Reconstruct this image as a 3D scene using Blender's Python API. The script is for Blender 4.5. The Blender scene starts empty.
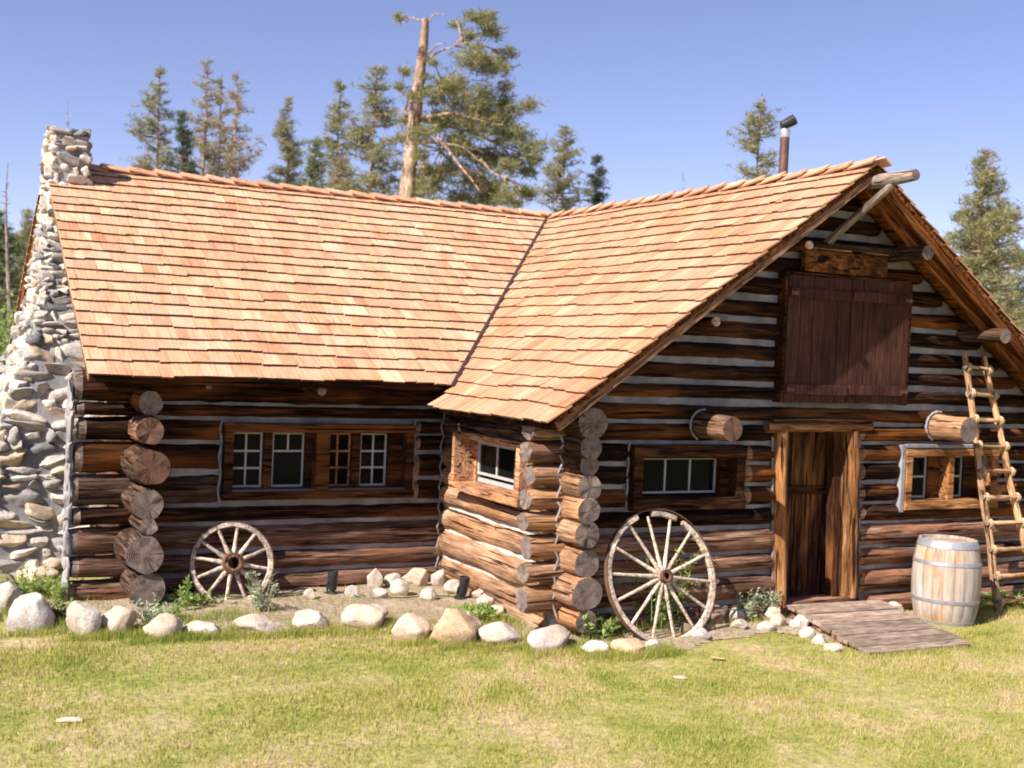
import bpy, math, random
import numpy as np
from mathutils import Vector, Matrix, noise
R = math.radians
rnd = random.Random(7)
S = bpy.context.scene
COL = S.collection

# ---------------------------------------------------------------- camera
cam = bpy.data.cameras.new('camera'); camo = bpy.data.objects.new('camera', cam); COL.objects.link(camo)
r_ = Vector((0.88562, -0.46239, 0.04323)); u_ = Vector((-0.02665, 0.04234, 0.99875)); f_ = Vector((0.46365, 0.88566, -0.02517))
M = Matrix((r_, u_, -f_)).transposed().to_4x4(); M.translation = Vector((-6.006, -10.367, 2.602))
camo.matrix_world = M
cam.sensor_width = 36; cam.lens = 1205.742 * 36 / 1024
cam.clip_start = .1; cam.clip_end = 3000
cam.dof.use_dof = True; cam.dof.focus_distance = 11.5; cam.dof.aperture_fstop = 2.0
S.camera = camo

# ---------------------------------------------------------------- sky, sun, exposure
SUN = Vector((1, .32, -.97)).normalized()          # direction the light travels
w = bpy.data.worlds.new('World'); S.world = w; w.use_nodes = True
nt = w.node_tree; bg = nt.nodes['Background']
sky = nt.nodes.new('ShaderNodeTexSky'); sky.sky_type = 'NISHITA'; sky.sun_disc = False
sky.sun_elevation = math.asin(-SUN.z); sky.sun_rotation = math.atan2(-SUN.x, -SUN.y) % (2 * math.pi)
sky.altitude = 2500; sky.air_density = 1.0; sky.dust_density = 1.6; sky.ozone_density = 1.5
mixn = nt.nodes.new('ShaderNodeMix'); mixn.data_type = 'RGBA'; mixn.blend_type = 'MULTIPLY'; mixn.inputs[0].default_value = 1
nt.links.new(sky.outputs[0], mixn.inputs[6]); mixn.inputs[7].default_value = (1.09, .89, 1.0, 1)
nt.links.new(mixn.outputs[2], bg.inputs[0]); bg.inputs[1].default_value = .09
sl = bpy.data.lights.new('sun', 'SUN'); slo = bpy.data.objects.new('sun', sl); COL.objects.link(slo)
sl.energy = 5.0; sl.angle = R(.5); sl.color = (1, .93, .84)
slo.rotation_euler = SUN.to_track_quat('-Z', 'Y').to_euler(); slo.location = (-20, -8, 25)
S.view_settings.view_transform = 'Standard'; S.view_settings.look = 'None'
S.view_settings.gamma = 1; S.view_settings.use_curve_mapping = False
S.view_settings.exposure = .92
S.cycles.pixel_filter_type = 'BLACKMAN_HARRIS'; S.cycles.filter_width = 1.9
S.render.resolution_x = 1024; S.render.resolution_y = 768

# ---------------------------------------------------------------- node helpers
class NB:
    def __init__(s, name, rough=.9, spec=.2):
        s.m = bpy.data.materials.new(name); s.m.use_nodes = True; s.t = s.m.node_tree; s.n = s.t.nodes
        s.b = s.n['Principled BSDF']; s.b.inputs['Roughness'].default_value = rough
        s.b.inputs['Specular IOR Level'].default_value = spec
        s.tc = s.n.new('ShaderNodeTexCoord'); s.geo = None
    def set(s, inp, v):
        if hasattr(v, 'is_output'): s.t.links.new(v, inp)
        elif isinstance(v, (tuple, list)) and len(v) == 3 and inp.type == 'RGBA': inp.default_value = (*v, 1)
        else: inp.default_value = v
    def obj(s, sc=(1, 1, 1), world=False, rot=(0, 0, 0)):
        mp = s.n.new('ShaderNodeMapping'); mp.inputs['Scale'].default_value = sc; mp.inputs['Rotation'].default_value = rot
        if world:
            g = s.n.new('ShaderNodeNewGeometry'); s.t.links.new(g.outputs['Position'], mp.inputs[0])
        else: s.t.links.new(s.tc.outputs['Object'], mp.inputs[0])
        if not world:
            oi = s.n.new('ShaderNodeObjectInfo'); mm = s.math('MULTIPLY', oi.outputs['Random'], 37.0)
            c = s.n.new('ShaderNodeCombineXYZ'); s.set(c.inputs[0], mm); s.set(c.inputs[1], mm)
            a = s.n.new('ShaderNodeVectorMath'); s.set(a.inputs[0], mp.outputs[0]); s.set(a.inputs[1], c.outputs[0]); return a.outputs[0]
        return mp.outputs[0]
    def noise(s, vec, scale=1, detail=4, rough=.6, dist=0):
        n = s.n.new('ShaderNodeTexNoise'); s.set(n.inputs['Vector'], vec); n.inputs['Scale'].default_value = scale
        n.inputs['Detail'].default_value = detail; n.inputs['Roughness'].default_value = rough; n.inputs['Distortion'].default_value = dist
        return n.outputs[0]
    def math(s, op, a, b=0.0, c=None, clamp=False):
        n = s.n.new('ShaderNodeMath'); n.operation = op; s.set(n.inputs[0], a); s.set(n.inputs[1], b); n.use_clamp = clamp
        if c is not None: s.set(n.inputs[2], c)
        return n.outputs[0]
    def ramp(s, f, stops, interp='LINEAR'):
        n = s.n.new('ShaderNodeValToRGB'); s.set(n.inputs[0], f); e = n.color_ramp.elements; n.color_ramp.interpolation = interp
        while len(e) < len(stops): e.new(.5)
        for i, (p, c) in enumerate(stops):
            e[i].position = p; c = c if isinstance(c, (tuple, list)) else (c, c, c); e[i].color = (*c, 1)
        return n.outputs[0]
    def mix(s, f, a, b, mode='MIX'):
        n = s.n.new('ShaderNodeMix'); n.data_type = 'RGBA'; n.blend_type = mode
        s.set(n.inputs[0], f); s.set(n.inputs[6], a); s.set(n.inputs[7], b); return n.outputs[2]
    def island(s):
        g = s.n.new('ShaderNodeNewGeometry'); return g.outputs['Random Per Island']
    def orand(s):
        g = s.n.new('ShaderNodeObjectInfo'); return g.outputs['Random']
    def bump(s, h, dist=.01, strength=1):
        n = s.n.new('ShaderNodeBump'); s.set(n.inputs['Height'], h); n.inputs['Distance'].default_value = dist
        n.inputs['Strength'].default_value = strength; s.t.links.new(n.outputs[0], s.b.inputs['Normal'])
    def out(s, c): s.set(s.b.inputs['Base Color'], c); return s.m

def wood(name, dark, mid, light, accent=None, along=(1.0, 16, 16), knots=True, rough=.85, crack=.75, rv=.5):
    b = NB(name, rough, .08)
    v = b.obj(along)
    n1 = b.noise(v, 1.6, 6, .65, .6)
    n2 = b.noise(b.obj((.5, 3, 3)), 1.1, 3, .5)
    c = b.ramp(n1, [(.34, dark), (.5, mid), (.64, light)])
    if accent: c = b.mix(b.ramp(n2, [(.5, 0), (.68, 1)]), c, b.mix(.75, c, accent))
    fine = b.noise(b.obj((along[0] * 3.5, along[1] * 4.5, along[2] * 4.5)), 1.0, 3, .6); c = b.mix(.8, c, b.ramp(fine, [(.34, .5), (.5, 1), (.68, 1.35)]), 'MULTIPLY')
    pv = b.noise(b.obj((1.6, 2, 2)), 1.0, 2, .5)
    c = b.mix(1.0, c, b.ramp(pv, [(.3, .62), (.7, 1.3)]), 'MULTIPLY')
    rr = b.math('MULTIPLY_ADD', b.orand(), rv, 1 - rv / 2)
    rc = b.n.new('ShaderNodeCombineXYZ')
    for i in range(3): b.set(rc.inputs[i], rr)
    c = b.mix(1.0, c, rc.outputs[0], 'MULTIPLY')
    ck = b.noise(b.obj((along[0] * .9, along[1] * 1.7, along[2] * 1.7)), 1.0, 3, .5, .3)
    ckm = b.ramp(ck, [(crack * .5 - .02, .0), (crack * .5 + .03, 1)])
    c = b.mix(1.0, c, b.mix(ckm, (.16, .12, .1), (1, 1, 1)), 'MULTIPLY')
    if knots:
        vo = b.n.new('ShaderNodeTexVoronoi'); b.set(vo.inputs['Vector'], b.obj((1.3, 4, 4))); vo.inputs['Scale'].default_value = 1.0
        k = b.ramp(vo.outputs['Distance'], [(.05, 0), (.13, 1)]); c = b.mix(1.0, c, b.mix(k, (.35, .28, .22), (1, 1, 1)), 'MULTIPLY')
    h = b.math('ADD', b.math('MULTIPLY', n1, .5), b.math('ADD', ckm, b.math('MULTIPLY', fine, .5)))
    b.bump(h, .02, 1)
    return b.out(c)

def endgrain(name, dark, light):
    b = NB(name, .9)
    sp = b.n.new('ShaderNodeSeparateXYZ'); b.set(sp.inputs[0], b.tc.outputs['Object'])
    wob = b.noise(b.obj((5, 5, 5)), 1, 3)
    rad = b.math('SQRT', b.math('ADD', b.math('MULTIPLY', sp.outputs[1], sp.outputs[1]), b.math('MULTIPLY', sp.outputs[2], sp.outputs[2])))
    ring = b.math('SINE', b.math('ADD', b.math('MULTIPLY', rad, 330), b.math('MULTIPLY', wob, 14)))
    ang = b.math('ARCTAN2', sp.outputs[1], sp.outputs[2])
    cx = b.n.new('ShaderNodeCombineXYZ'); b.set(cx.inputs[0], b.math('MULTIPLY', ang, 2.6)); b.set(cx.inputs[1], b.math('MULTIPLY', b.orand(), 50)); b.set(cx.inputs[2], b.math('MULTIPLY', wob, 1.2))
    cr = b.noise(cx.outputs[0], 1.6, 2, .6)
    crm = b.ramp(cr, [(.35, 0), (.385, 1)])
    patch = b.noise(b.obj((9, 9, 9)), 1, 4, .7)
    c = b.ramp(patch, [(.3, dark), (.7, light)])
    c = b.mix(.5, c, b.ramp(ring, [(0, .35), (1, 1)]), 'MULTIPLY')
    c = b.mix(.75, c, b.mix(crm, (.3, .25, .23), (1, 1, 1)), 'MULTIPLY')
    b.bump(b.math('ADD', b.math('MULTIPLY', ring, .15), crm), .01, .8)
    return b.out(c)

MT = {}
MT['log_shade'] = wood('shaded_log_wood', (.006, .003, .002), (.024, .01, .006), (.072, .03, .014), (.22, .075, .018), rv=.7)  # log wood with the wall shade put into its dark colour
MT['log_low'] = wood('weathered_lit_log_wood', (.055, .028, .018), (.18, .095, .062), (.36, .225, .16), (.32, .14, .07))  # weathered log wood, brightened further to look sunlit
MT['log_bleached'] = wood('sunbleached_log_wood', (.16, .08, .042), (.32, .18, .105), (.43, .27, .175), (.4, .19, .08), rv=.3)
MT['log_grey'] = wood('grey_log_wood', (.024, .013, .009), (.065, .038, .027), (.16, .105, .078), (.12, .05, .022))  # grey log wood, darkened so the walls sit deeper in shade
MT['end_grey'] = endgrain('grey_log_end', (.12, .085, .07), (.38, .29, .25))
MT['end_brown'] = endgrain('brown_log_end', (.11, .055, .035), (.27, .15, .1))
MT['post'] = wood('honey_post_wood', (.1, .038, .015), (.32, .145, .055), (.5, .27, .12), (.46, .19, .06), along=(1.2, 12, 12))
MT['frame'] = wood('shaded_frame_wood', (.012, .006, .004), (.046, .019, .009), (.11, .046, .018), (.24, .09, .025), along=(1.5, 20, 20), knots=False)  # frame wood, colour lowered to carry the shade under the roofs
MT['frame_sun'] = wood('sunny_frame_wood', (.2, .085, .04), (.38, .19, .1), (.5, .29, .17), (.5, .22, .09), along=(1.5, 20, 20), knots=False)  # lighter copy of the frame wood, sunlight put into the colour
MT['soffit'] = wood('orange_soffit_wood', (.05, .016, .005), (.15, .05, .014), (.3, .115, .03), along=(1.2, 14, 14), knots=False)
MT['fascia'] = wood('weathered_fascia_wood', (.1, .05, .03), (.24, .125, .075), (.36, .2, .12), along=(1.2, 14, 14), knots=False)
MT['driftwood'] = wood('silver_driftwood', (.13, .095, .075), (.28, .21, .17), (.42, .33, .27), along=(1.5, 14, 14))
MT['ladder'] = wood('peeled_pole_wood', (.26, .14, .07), (.48, .29, .16), (.62, .42, .26), (.55, .28, .12), along=(2, 14, 14))
MT['wheel'] = wood('bleached_wheel_wood', (.28, .21, .16), (.54, .43, .34), (.66, .55, .44), along=(9, 9, 9), knots=False, crack=.45)
MT['hub'] = wood('worn_hub_wood', (.1, .05, .03), (.25, .13, .08), (.4, .24, .15), along=(9, 9, 2), knots=False)
MT['ramp'] = wood('grey_ramp_plank', (.24, .17, .125), (.35, .255, .195), (.45, .34, .27), along=(2.5, 16, 16), crack=.5)
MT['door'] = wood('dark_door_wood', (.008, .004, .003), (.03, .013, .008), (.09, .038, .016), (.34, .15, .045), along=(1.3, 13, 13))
MT['shutter'] = wood('maroon_painted_board', (.05, .02, .014), (.078, .031, .023), (.1, .045, .035), along=(1.5, 20, 20), knots=False, crack=.5, rv=.25, rough=.65)
MT['sign'] = wood('carved_sign_wood', (.02, .008, .005), (.11, .042, .015), (.22, .09, .028), along=(5, 9, 9))
MT['bark'] = wood('pine_bark', (.16, .085, .06), (.33, .2, .15), (.46, .33, .27), along=(5, 5, 1.2), knots=False)
MT['bark_orange'] = wood('old_pine_bark', (.2, .12, .085), (.42, .28, .2), (.6, .46, .36), along=(5, 5, 1.0), knots=False, rv=.1)
MT['bark_dead'] = wood('dead_pine_wood', (.12, .09, .08), (.24, .19, .17), (.35, .3, .28), along=(4, 4, 1), knots=False)

def m_mortar(name, c0, c1):
    b = NB(name, .95); n = b.noise(b.obj((1, 1, 1), True), 9, 5, .65); n2 = b.noise(b.obj((1, 1, 1), True), 2.0, 2)
    c = b.mix(b.ramp(n2, [(.35, 0), (.65, 1)]), c0, c1); c = b.mix(.5, c, b.ramp(n, [(.25, .45), (.7, 1.15)]), 'MULTIPLY')
    b.bump(n, .02, .7); return b.out(c)
MT['mortar'] = m_mortar('lime_chinking', (.19, .185, .2), (.37, .345, .34))  # chinking, darkened and cooled for the walls in shade
MT['mortar_bright'] = m_mortar('pale_chinking', (.5, .45, .4), (.68, .62, .55))  # lit copy of the chinking, its cream tone carries the sun

def m_plain(name, c, rough=.5, metal=0, var=.3, sc=12):
    b = NB(name, rough, .4); b.b.inputs['Metallic'].default_value = metal; n = b.noise(b.obj((1, 1, 1)), sc, 5, .65)
    cc = b.mix(1.0, c, b.ramp(n, [(.3, 1 - var), (.7, 1 + var * .6)]), 'MULTIPLY'); b.bump(n, .003, .4); return b.out(cc)
def m_shingle(name='cedar_shingle', k=(1, 1, 1)):
    b = NB(name, .85, .1); r = b.island()
    c = b.ramp(r, [(0, (.46, .26, .145)), (.15, (.62, .37, .2)), (.35, (.5, .285, .165)), (.55, (.62, .4, .255)), (.72, (.6, .33, .165)), (.86, (.72, .5, .32)), (.95, (.44, .215, .11)), (1, (.6, .36, .22))]); c = b.mix(1.0, c, k, 'MULTIPLY')
    n = b.noise(b.obj((42, 2.2, 8)), 1, 5, .6, .4); n2 = b.noise(b.obj((.8, 1.2, 1)), 1, 3)
    blt = b.noise(b.obj((9, 2.5, 3)), 1, 3, .6)
    c = b.mix(1.0, c, b.ramp(n, [(.3, (.55, .43, .36)), (.44, (.95, .9, .87)), (.75, (1.08, 1.08, 1.08))]), 'MULTIPLY')
    c = b.mix(1.0, c, b.ramp(blt, [(.3, (.82, .72, .62)), (.55, (1.03, 1.03, 1.03))]), 'MULTIPLY')
    c = b.mix(b.ramp(n2, [(.35, .25), (.7, 0)]), c, (.58, .45, .33))
    b.bump(n, .006, .8); return b.out(c)
MT['shingle'] = m_shingle('cedar_shingle', (1.0, .95, 1.0)); MT['shingle_red'] = m_shingle('reddish_cedar_shingle', (.86, .715, .71))
MT['butt'] = m_plain('weathered_shingle_butt', (.11, .052, .032), .9, 0, .4)  # weathered end grain, darkened to draw the shadow line of each course

def m_rock(name, c0, c1, c2, scale=7):
    b = NB(name, .9); v = b.obj((1, 1, 1)); n = b.noise(v, scale, 8, .7); n2 = b.noise(v, 2.3, 3, .5); sp = b.noise(v, 60, 2, .6)
    c = b.ramp(n, [(.3, c0), (.5, c1), (.72, c2)]); c = b.mix(b.ramp(n2, [(.42, 0), (.68, .7)]), c, (.42, .31, .22))
    c = b.mix(.6, c, b.ramp(sp, [(.36, .45), (.46, 1)]), 'MULTIPLY')
    b.bump(b.math('ADD', n, b.math('MULTIPLY', sp, .2)), .03, .7); return b.out(c)
MT['rock_white'] = m_rock('white_granite', (.38, .32, .26), (.58, .51, .43), (.74, .68, .6))
MT['rock_tan'] = m_rock('tan_granite', (.4, .3, .21), (.62, .49, .38), (.76, .65, .54))
MT['rock_orange'] = m_rock('ochre_granite', (.38, .23, .12), (.56, .4, .24), (.68, .54, .38))
MT['rock_grey'] = m_rock('grey_granite', (.3, .27, .25), (.5, .45, .42), (.66, .61, .56))
MT['rock_rust'] = m_rock('rusty_stone', (.16, .09, .06), (.3, .17, .12), (.4, .28, .22))
MT['rock_dark'] = m_rock('dark_stone', (.05, .035, .028), (.1, .07, .05), (.2, .15, .12))
def m_chim():
    b = NB('fieldstone', .9); r = b.island()
    c = b.ramp(r, [(0, (.54, .48, .42)), (.14, (.38, .345, .315)), (.28, (.66, .6, .53)), (.44, (.33, .31, .3)), (.54, (.56, .44, .33)), (.64, (.56, .51, .46)), (.8, (.2, .195, .2)), (.86, (.52, .4, .29)), (.92, (.68, .61, .53))], 'CONSTANT')
    n = b.noise(b.obj((1, 1, 1)), 7, 7, .7); sp = b.noise(b.obj((1, 1, 1)), 45, 2)
    c = b.mix(.8, c, b.ramp(n, [(.3, .5), (.65, 1.2)]), 'MULTIPLY'); c = b.mix(.4, c, b.ramp(sp, [(.36, .5), (.46, 1)]), 'MULTIPLY')
    b.bump(n, .03, .8); return b.out(c)
MT['fieldstone'] = m_chim()

def m_leaf(name, stops, trans=.25):
    b = NB(name, .75, .25); r = b.island()
    c = b.ramp(r, stops)
    t = b.n.new('ShaderNodeBsdfTranslucent'); b.set(t.inputs[0], c); mx = b.n.new('ShaderNodeMixShader'); mx.inputs[0].default_value = trans
    b.t.links.new(b.b.outputs[0], mx.inputs[1]); b.t.links.new(t.outputs[0], mx.inputs[2])
    b.t.links.new(mx.outputs[0], b.n['Material Output'].inputs[0]); return b.out(c)
MT['needle_olive'] = m_leaf('olive_pine_needles', [(0, (.17, .18, .075)), (.5, (.3, .3, .13)), (.85, (.42, .39, .2)), (1, (.45, .35, .24))], .45)
MT['needle_green'] = m_leaf('green_pine_needles', [(0, (.1, .13, .06)), (.5, (.2, .24, .1)), (1, (.32, .34, .16))], .4)
MT['needle_dark'] = m_leaf('dark_fir_needles', [(0, (.035, .06, .035)), (.6, (.08, .11, .055)), (1, (.15, .17, .08))], .3)
MT['needle_dry'] = m_leaf('dry_pine_needles', [(0, (.22, .21, .12)), (.4, (.36, .32, .19)), (.75, (.46, .37, .28)), (1, (.5, .4, .34))], .45)
MT['leaf_green'] = m_leaf('fresh_green_leaf', [(0, (.18, .26, .06)), (.5, (.3, .4, .11)), (1, (.45, .5, .2))], .4)
MT['leaf_sage'] = m_leaf('sage_leaf', [(0, (.24, .28, .16)), (.5, (.36, .4, .25)), (1, (.5, .52, .36))], .3)

def m_grass(name, green=(.16, .24, .035), yel=(.46, .41, .1), dry=(.6, .47, .28), thr=.035):
    b = NB(name, .8, .15); r = b.island(); pv = b.noise(b.obj((1, 1, 1), True), .75, 4, .6); p2 = b.noise(b.obj((1, 1, 1), True), 3.3, 3, .6)
    sx = b.n.new('ShaderNodeSeparateXYZ'); b.set(sx.inputs[0], b.obj((1, 1, 1), True)); r = b.math('ADD', r, b.math('MULTIPLY', sx.outputs[0], .035)); f = b.math('ADD', b.math('MULTIPLY', r, .36), b.math('ADD', b.math('MULTIPLY', pv, .75), b.math('MULTIPLY', p2, .45)))
    c = b.ramp(b.math('SUBTRACT', f, .15 - thr), [(.3, green), (.52, tuple((g + y) / 2 for g, y in zip(green, yel))), (.68, yel), (.9, dry)])
    t = b.n.new('ShaderNodeBsdfTranslucent'); b.set(t.inputs[0], c); mx = b.n.new('ShaderNodeMixShader'); mx.inputs[0].default_value = .3
    b.t.links.new(b.b.outputs[0], mx.inputs[1]); b.t.links.new(t.outputs[0], mx.inputs[2])
    b.t.links.new(mx.outputs[0], b.n['Material Output'].inputs[0]); return b.out(c)
MT['grass'] = m_grass('lawn_blades')
MT['grass_green'] = m_grass('tall_green_blades', thr=-.1)

def m_ground():
    b = NB('lawn_soil', .95, .1); v = b.obj((1, 1, 1), True)
    n = b.noise(v, .75, 4, .6); n2 = b.noise(v, 14, 6, .7); n3 = b.noise(v, 3.3, 3, .6)
    f = b.math('ADD', b.math('MULTIPLY', n, .75), b.math('MULTIPLY', n3, .45))
    c = b.ramp(f, [(.42, (.22, .25, .05)), (.58, (.36, .33, .11)), (.72, (.5, .38, .22))])
    c = b.mix(.8, c, b.ramp(n2, [(.3, .45), (.65, 1.2)]), 'MULTIPLY'); b.bump(n2, .03, .8); return b.out(c)
MT['ground'] = m_ground()
def m_soil():
    b = NB('dry_bed_soil', .97, .1); v = b.obj((1, 1, 1), True); n = b.noise(v, 12, 8, .75); n2 = b.noise(v, 2, 3)
    c = b.ramp(n, [(.3, (.2, .14, .1)), (.5, (.4, .3, .22)), (.7, (.55, .44, .34))]); c = b.mix(b.ramp(n2, [(.4, 0), (.7, .5)]), c, (.42, .34, .25))
    b.bump(n, .03, 1); return b.out(c)
MT['soil'] = m_soil()
def m_plain(name, c, rough=.5, metal=0, var=.3, sc=12):
    b = NB(name, rough, .4); b.b.inputs['Metallic'].default_value = metal; n = b.noise(b.obj((1, 1, 1)), sc, 5, .65)
    cc = b.mix(1.0, c, b.ramp(n, [(.3, 1 - var), (.7, 1 + var * .6)]), 'MULTIPLY'); b.bump(n, .003, .4); return b.out(cc)
MT['steel'] = m_plain('galvanised_hoop_steel', (.42, .42, .45), .5, .55)
MT['iron'] = m_plain('rusty_iron', (.16, .085, .055), .8, .3, .5)
MT['black'] = m_plain('black_enamel', (.025, .026, .03), .4)
MT['pipe'] = m_plain('rusty_stovepipe', (.17, .09, .075), .55, .4, .4, 6)
MT['pipe_steel'] = m_plain('bright_flue_steel', (.6, .6, .6), .35, .7)
MT['flash'] = m_plain('valley_flashing', (.13, .09, .085), .6, .2, .3)
MT['white'] = m_plain('white_sash_paint', (.42, .41, .4), .6, 0, .15)
MT['interior'] = m_plain('dark_interior', (.02, .017, .015), .9)
MT['rope'] = m_plain('rope_lashing', (.48, .34, .2), .9)
MT['petal'] = m_plain('yellow_petal', (.6, .52, .15), .7)
def m_glass():
    b = NB('window_glass', .06, .08); b.b.inputs['Base Color'].default_value = (.01, .012, .012, 1)
    tr = b.n.new('ShaderNodeBsdfTransparent'); mx = b.n.new('ShaderNodeMixShader'); mx.inputs[0].default_value = .45
    b.t.links.new(b.b.outputs[0], mx.inputs[1]); b.t.links.new(tr.outputs[0], mx.inputs[2]); b.t.links.new(mx.outputs[0], b.n['Material Output'].inputs[0])
    n = b.noise(b.obj((1, 1, 1)), 3, 2); b.bump(n, .01, .15); return b.m
MT['glass'] = m_glass()
def m_barrel():
    b = NB('oak_stave', .75); sp = b.n.new('ShaderNodeSeparateXYZ'); b.set(sp.inputs[0], b.tc.outputs['Object'])
    ang = b.math('ARCTAN2', sp.outputs[1], sp.outputs[0]); a = b.math('MULTIPLY', ang, 20 / (2 * math.pi))
    st = b.math('FLOOR', a); fr = b.math('FRACT', a)
    wn = b.n.new('ShaderNodeTexWhiteNoise'); wn.noise_dimensions = '1D'; b.set(wn.inputs['W'], st)
    c = b.ramp(wn.outputs[0], [(0, (.36, .26, .18)), (.4, (.42, .31, .22)), (.7, (.46, .37, .29)), (1, (.38, .28, .19))])
    n = b.noise(b.obj((16, 16, 1.6)), 1, 5, .65, .3); n2 = b.noise(b.obj((2.5, 2.5, 1.6)), 1, 4, .6)
    c = b.mix(b.ramp(n2, [(.45, 0), (.65, .7)]), c, (.5, .45, .42))
    c = b.mix(b.ramp(n2, [(.36, .85), (.47, 0)]), c, (.45, .23, .09))
    c = b.mix(.9, c, b.ramp(n, [(.3, .5), (.6, 1.1)]), 'MULTIPLY')
    edge = b.ramp(b.math('ABSOLUTE', b.math('SUBTRACT', fr, .5)), [(.475, 1), (.495, 0)]); c = b.mix(1.0, c, b.mix(edge, (.62, .55, .5), (1, 1, 1)), 'MULTIPLY')
    b.bump(b.math('ADD', edge, b.math('MULTIPLY', n, .3)), .006, .7); return b.out(c)
MT['stave'] = m_barrel()

# ---------------------------------------------------------------- object helpers
def tag(o, label=None, cat=None, group=None, kind=None):
    if label: o['label'] = label
    if cat: o['category'] = cat
    if group: o['group'] = group
    if kind: o['kind'] = kind
    return o
def empty(name, loc=(0, 0, 0), rz=0):
    o = bpy.data.objects.new(name, None); COL.objects.link(o); o.location = loc; o.rotation_euler.z = rz; o.empty_display_size = .2; return o
def mobj(name, vs, fs, mats, parent=None, mi=None, smooth=False, mw=None):
    """mesh from lists; mw: matrix local to the parent"""
    me = bpy.data.meshes.new(name); me.from_pydata([tuple(v) for v in vs], [], fs)
    for m in (mats if isinstance(mats, (list, tuple)) else [mats]): me.materials.append(MT[m] if isinstance(m, str) else m)
    if mi is not None: me.polygons.foreach_set('material_index', mi)
    if smooth: me.polygons.foreach_set('use_smooth', [True] * len(me.polygons))
    me.update(); o = bpy.data.objects.new(name, me); COL.objects.link(o)
    if parent: o.parent = parent
    if mw is not None: o.matrix_local = mw
    return o
def npmesh(name, V, F, mats, parent=None, loc=None, smooth=False):
    """V (n,3) F (m,k) constant polygon size"""
    me = bpy.data.meshes.new(name); k = F.shape[1]
    me.vertices.add(len(V)); me.vertices.foreach_set('co', V.astype(np.float32).ravel())
    me.loops.add(F.size); me.loops.foreach_set('vertex_index', F.astype(np.int32).ravel())
    me.polygons.add(len(F)); me.polygons.foreach_set('loop_start', np.arange(0, F.size, k, dtype=np.int32)); me.polygons.foreach_set('loop_total', np.full(len(F), k, dtype=np.int32))
    if smooth: me.polygons.foreach_set('use_smooth', np.ones(len(F), dtype=bool))
    me.materials.append(MT[mats]); me.update(calc_edges=True); me.validate()
    o = bpy.data.objects.new(name, me); COL.objects.link(o)
    if parent: o.parent = parent
    if loc is not None: o.location = loc
    return o
class MB:
    def __init__(s): s.v = []; s.f = []; s.m = []
    def add(s, vs, fs, mi=0):
        n = len(s.v); s.v += [Vector(v) for v in vs]; s.f += [tuple(i + n for i in f) for f in fs]; s.m += [mi] * len(fs)
    def box(s, x0, x1, y0, y1, z0, z1, mi=0, mat=None, bev=0.0):
        vs = [Vector((x, y, z)) for x in (x0, x1) for y in (y0, y1) for z in (z0, z1)]
        fs = [(0, 1, 3, 2), (4, 6, 7, 5), (0, 4, 5, 1), (2, 3, 7, 6), (0, 2, 6, 4), (1, 5, 7, 3)]
        if mat is not None: vs = [mat @ v for v in vs]
        s.add(vs, fs, mi)
    def tube(s, pts, rads, seg=10, mi=0, cap=True, capmi=None):
        pts = [Vector(p) for p in pts]; rings = []; n0 = len(s.v)
        up = Vector((0, 0, 1))
        for i, p in enumerate(pts):
            d = (pts[min(i + 1, len(pts) - 1)] - pts[max(i - 1, 0)]).normalized()
            if i == 0:
                a = d.cross(up if abs(d.z) < .9 else Vector((1, 0, 0))).normalized()
            else: a = (a - d * a.dot(d)).normalized()
            b = d.cross(a); r = rads[i] if isinstance(rads, (list, tuple)) else rads
            for k in range(seg):
                t = 2 * math.pi * k / seg; s.v.append(p + (a * math.cos(t) + b * math.sin(t)) * r)
        for i in range(len(pts) - 1):
            for k in range(seg):
                s.f.append((n0 + i * seg + k, n0 + i * seg + (k + 1) % seg, n0 + (i + 1) * seg + (k + 1) % seg, n0 + (i + 1) * seg + k)); s.m.append(mi)
        if cap:
            cm = mi if capmi is None else capmi
            s.f.append(tuple(n0 + k for k in reversed(range(seg)))); s.m.append(cm)
            e = n0 + (len(pts) - 1) * seg; s.f.append(tuple(e + k for k in range(seg))); s.m.append(cm)
    def lathe(s, prof, seg=32, mi=0, axis='z'):
        n0 = len(s.v)
        for r, z in prof:
            for k in range(seg):
                t = 2 * math.pi * k / seg; c, q = r * math.cos(t), r * math.sin(t)
                s.v.append(Vector((c, q, z)) if axis == 'z' else Vector((c, -z, q)))
        for i in range(len(prof) - 1):
            for k in range(seg):
                s.f.append((n0 + i * seg + k, n0 + i * seg + (k + 1) % seg, n0 + (i + 1) * seg + (k + 1) % seg, n0 + (i + 1) * seg + k)); s.m.append(mi)
    def build(s, name, mats, parent=None, smooth=False, mw=None, bevel=0):
        o = mobj(name, s.v, s.f, mats, parent, s.m, smooth, mw)
        if bevel:
            b = o.modifiers.new('bevel', 'BEVEL'); b.width = bevel; b.segments = 2; b.limit_method = 'ANGLE'; b.angle_limit = R(40)
        if smooth:
            b = o.modifiers.new('split', 'EDGE_SPLIT'); b.split_angle = R(45)
        return o
def fbm(p, sc=1., oct=3, seed=0):
    return noise.fractal(Vector(p) * sc + Vector((seed * 13.7, seed * 7.3, seed * 3.1)), .6, 2.1, oct)

# ---------------------------------------------------------------- key dimensions
G = -.2
DA = 2.847
RX, RZ, RS = 3.424, 4.815, .727       # gable wing ridge, slope
EX, EZ, YO = -.487, 1.973, -.612      # its left eave and front edge
AY, AZ, AS = 2.2, 2.222, .5953      # long wing eave and slope
RYA, RZA, XL = 6.579, 4.829, -4.185
def roofB(x): return RZ - RS * abs(x - RX)
def roofA(y): return RZA - AS * abs(y - RYA)
SL_A = math.hypot(1, AS); SL_B = math.hypot(1, RS)

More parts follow.
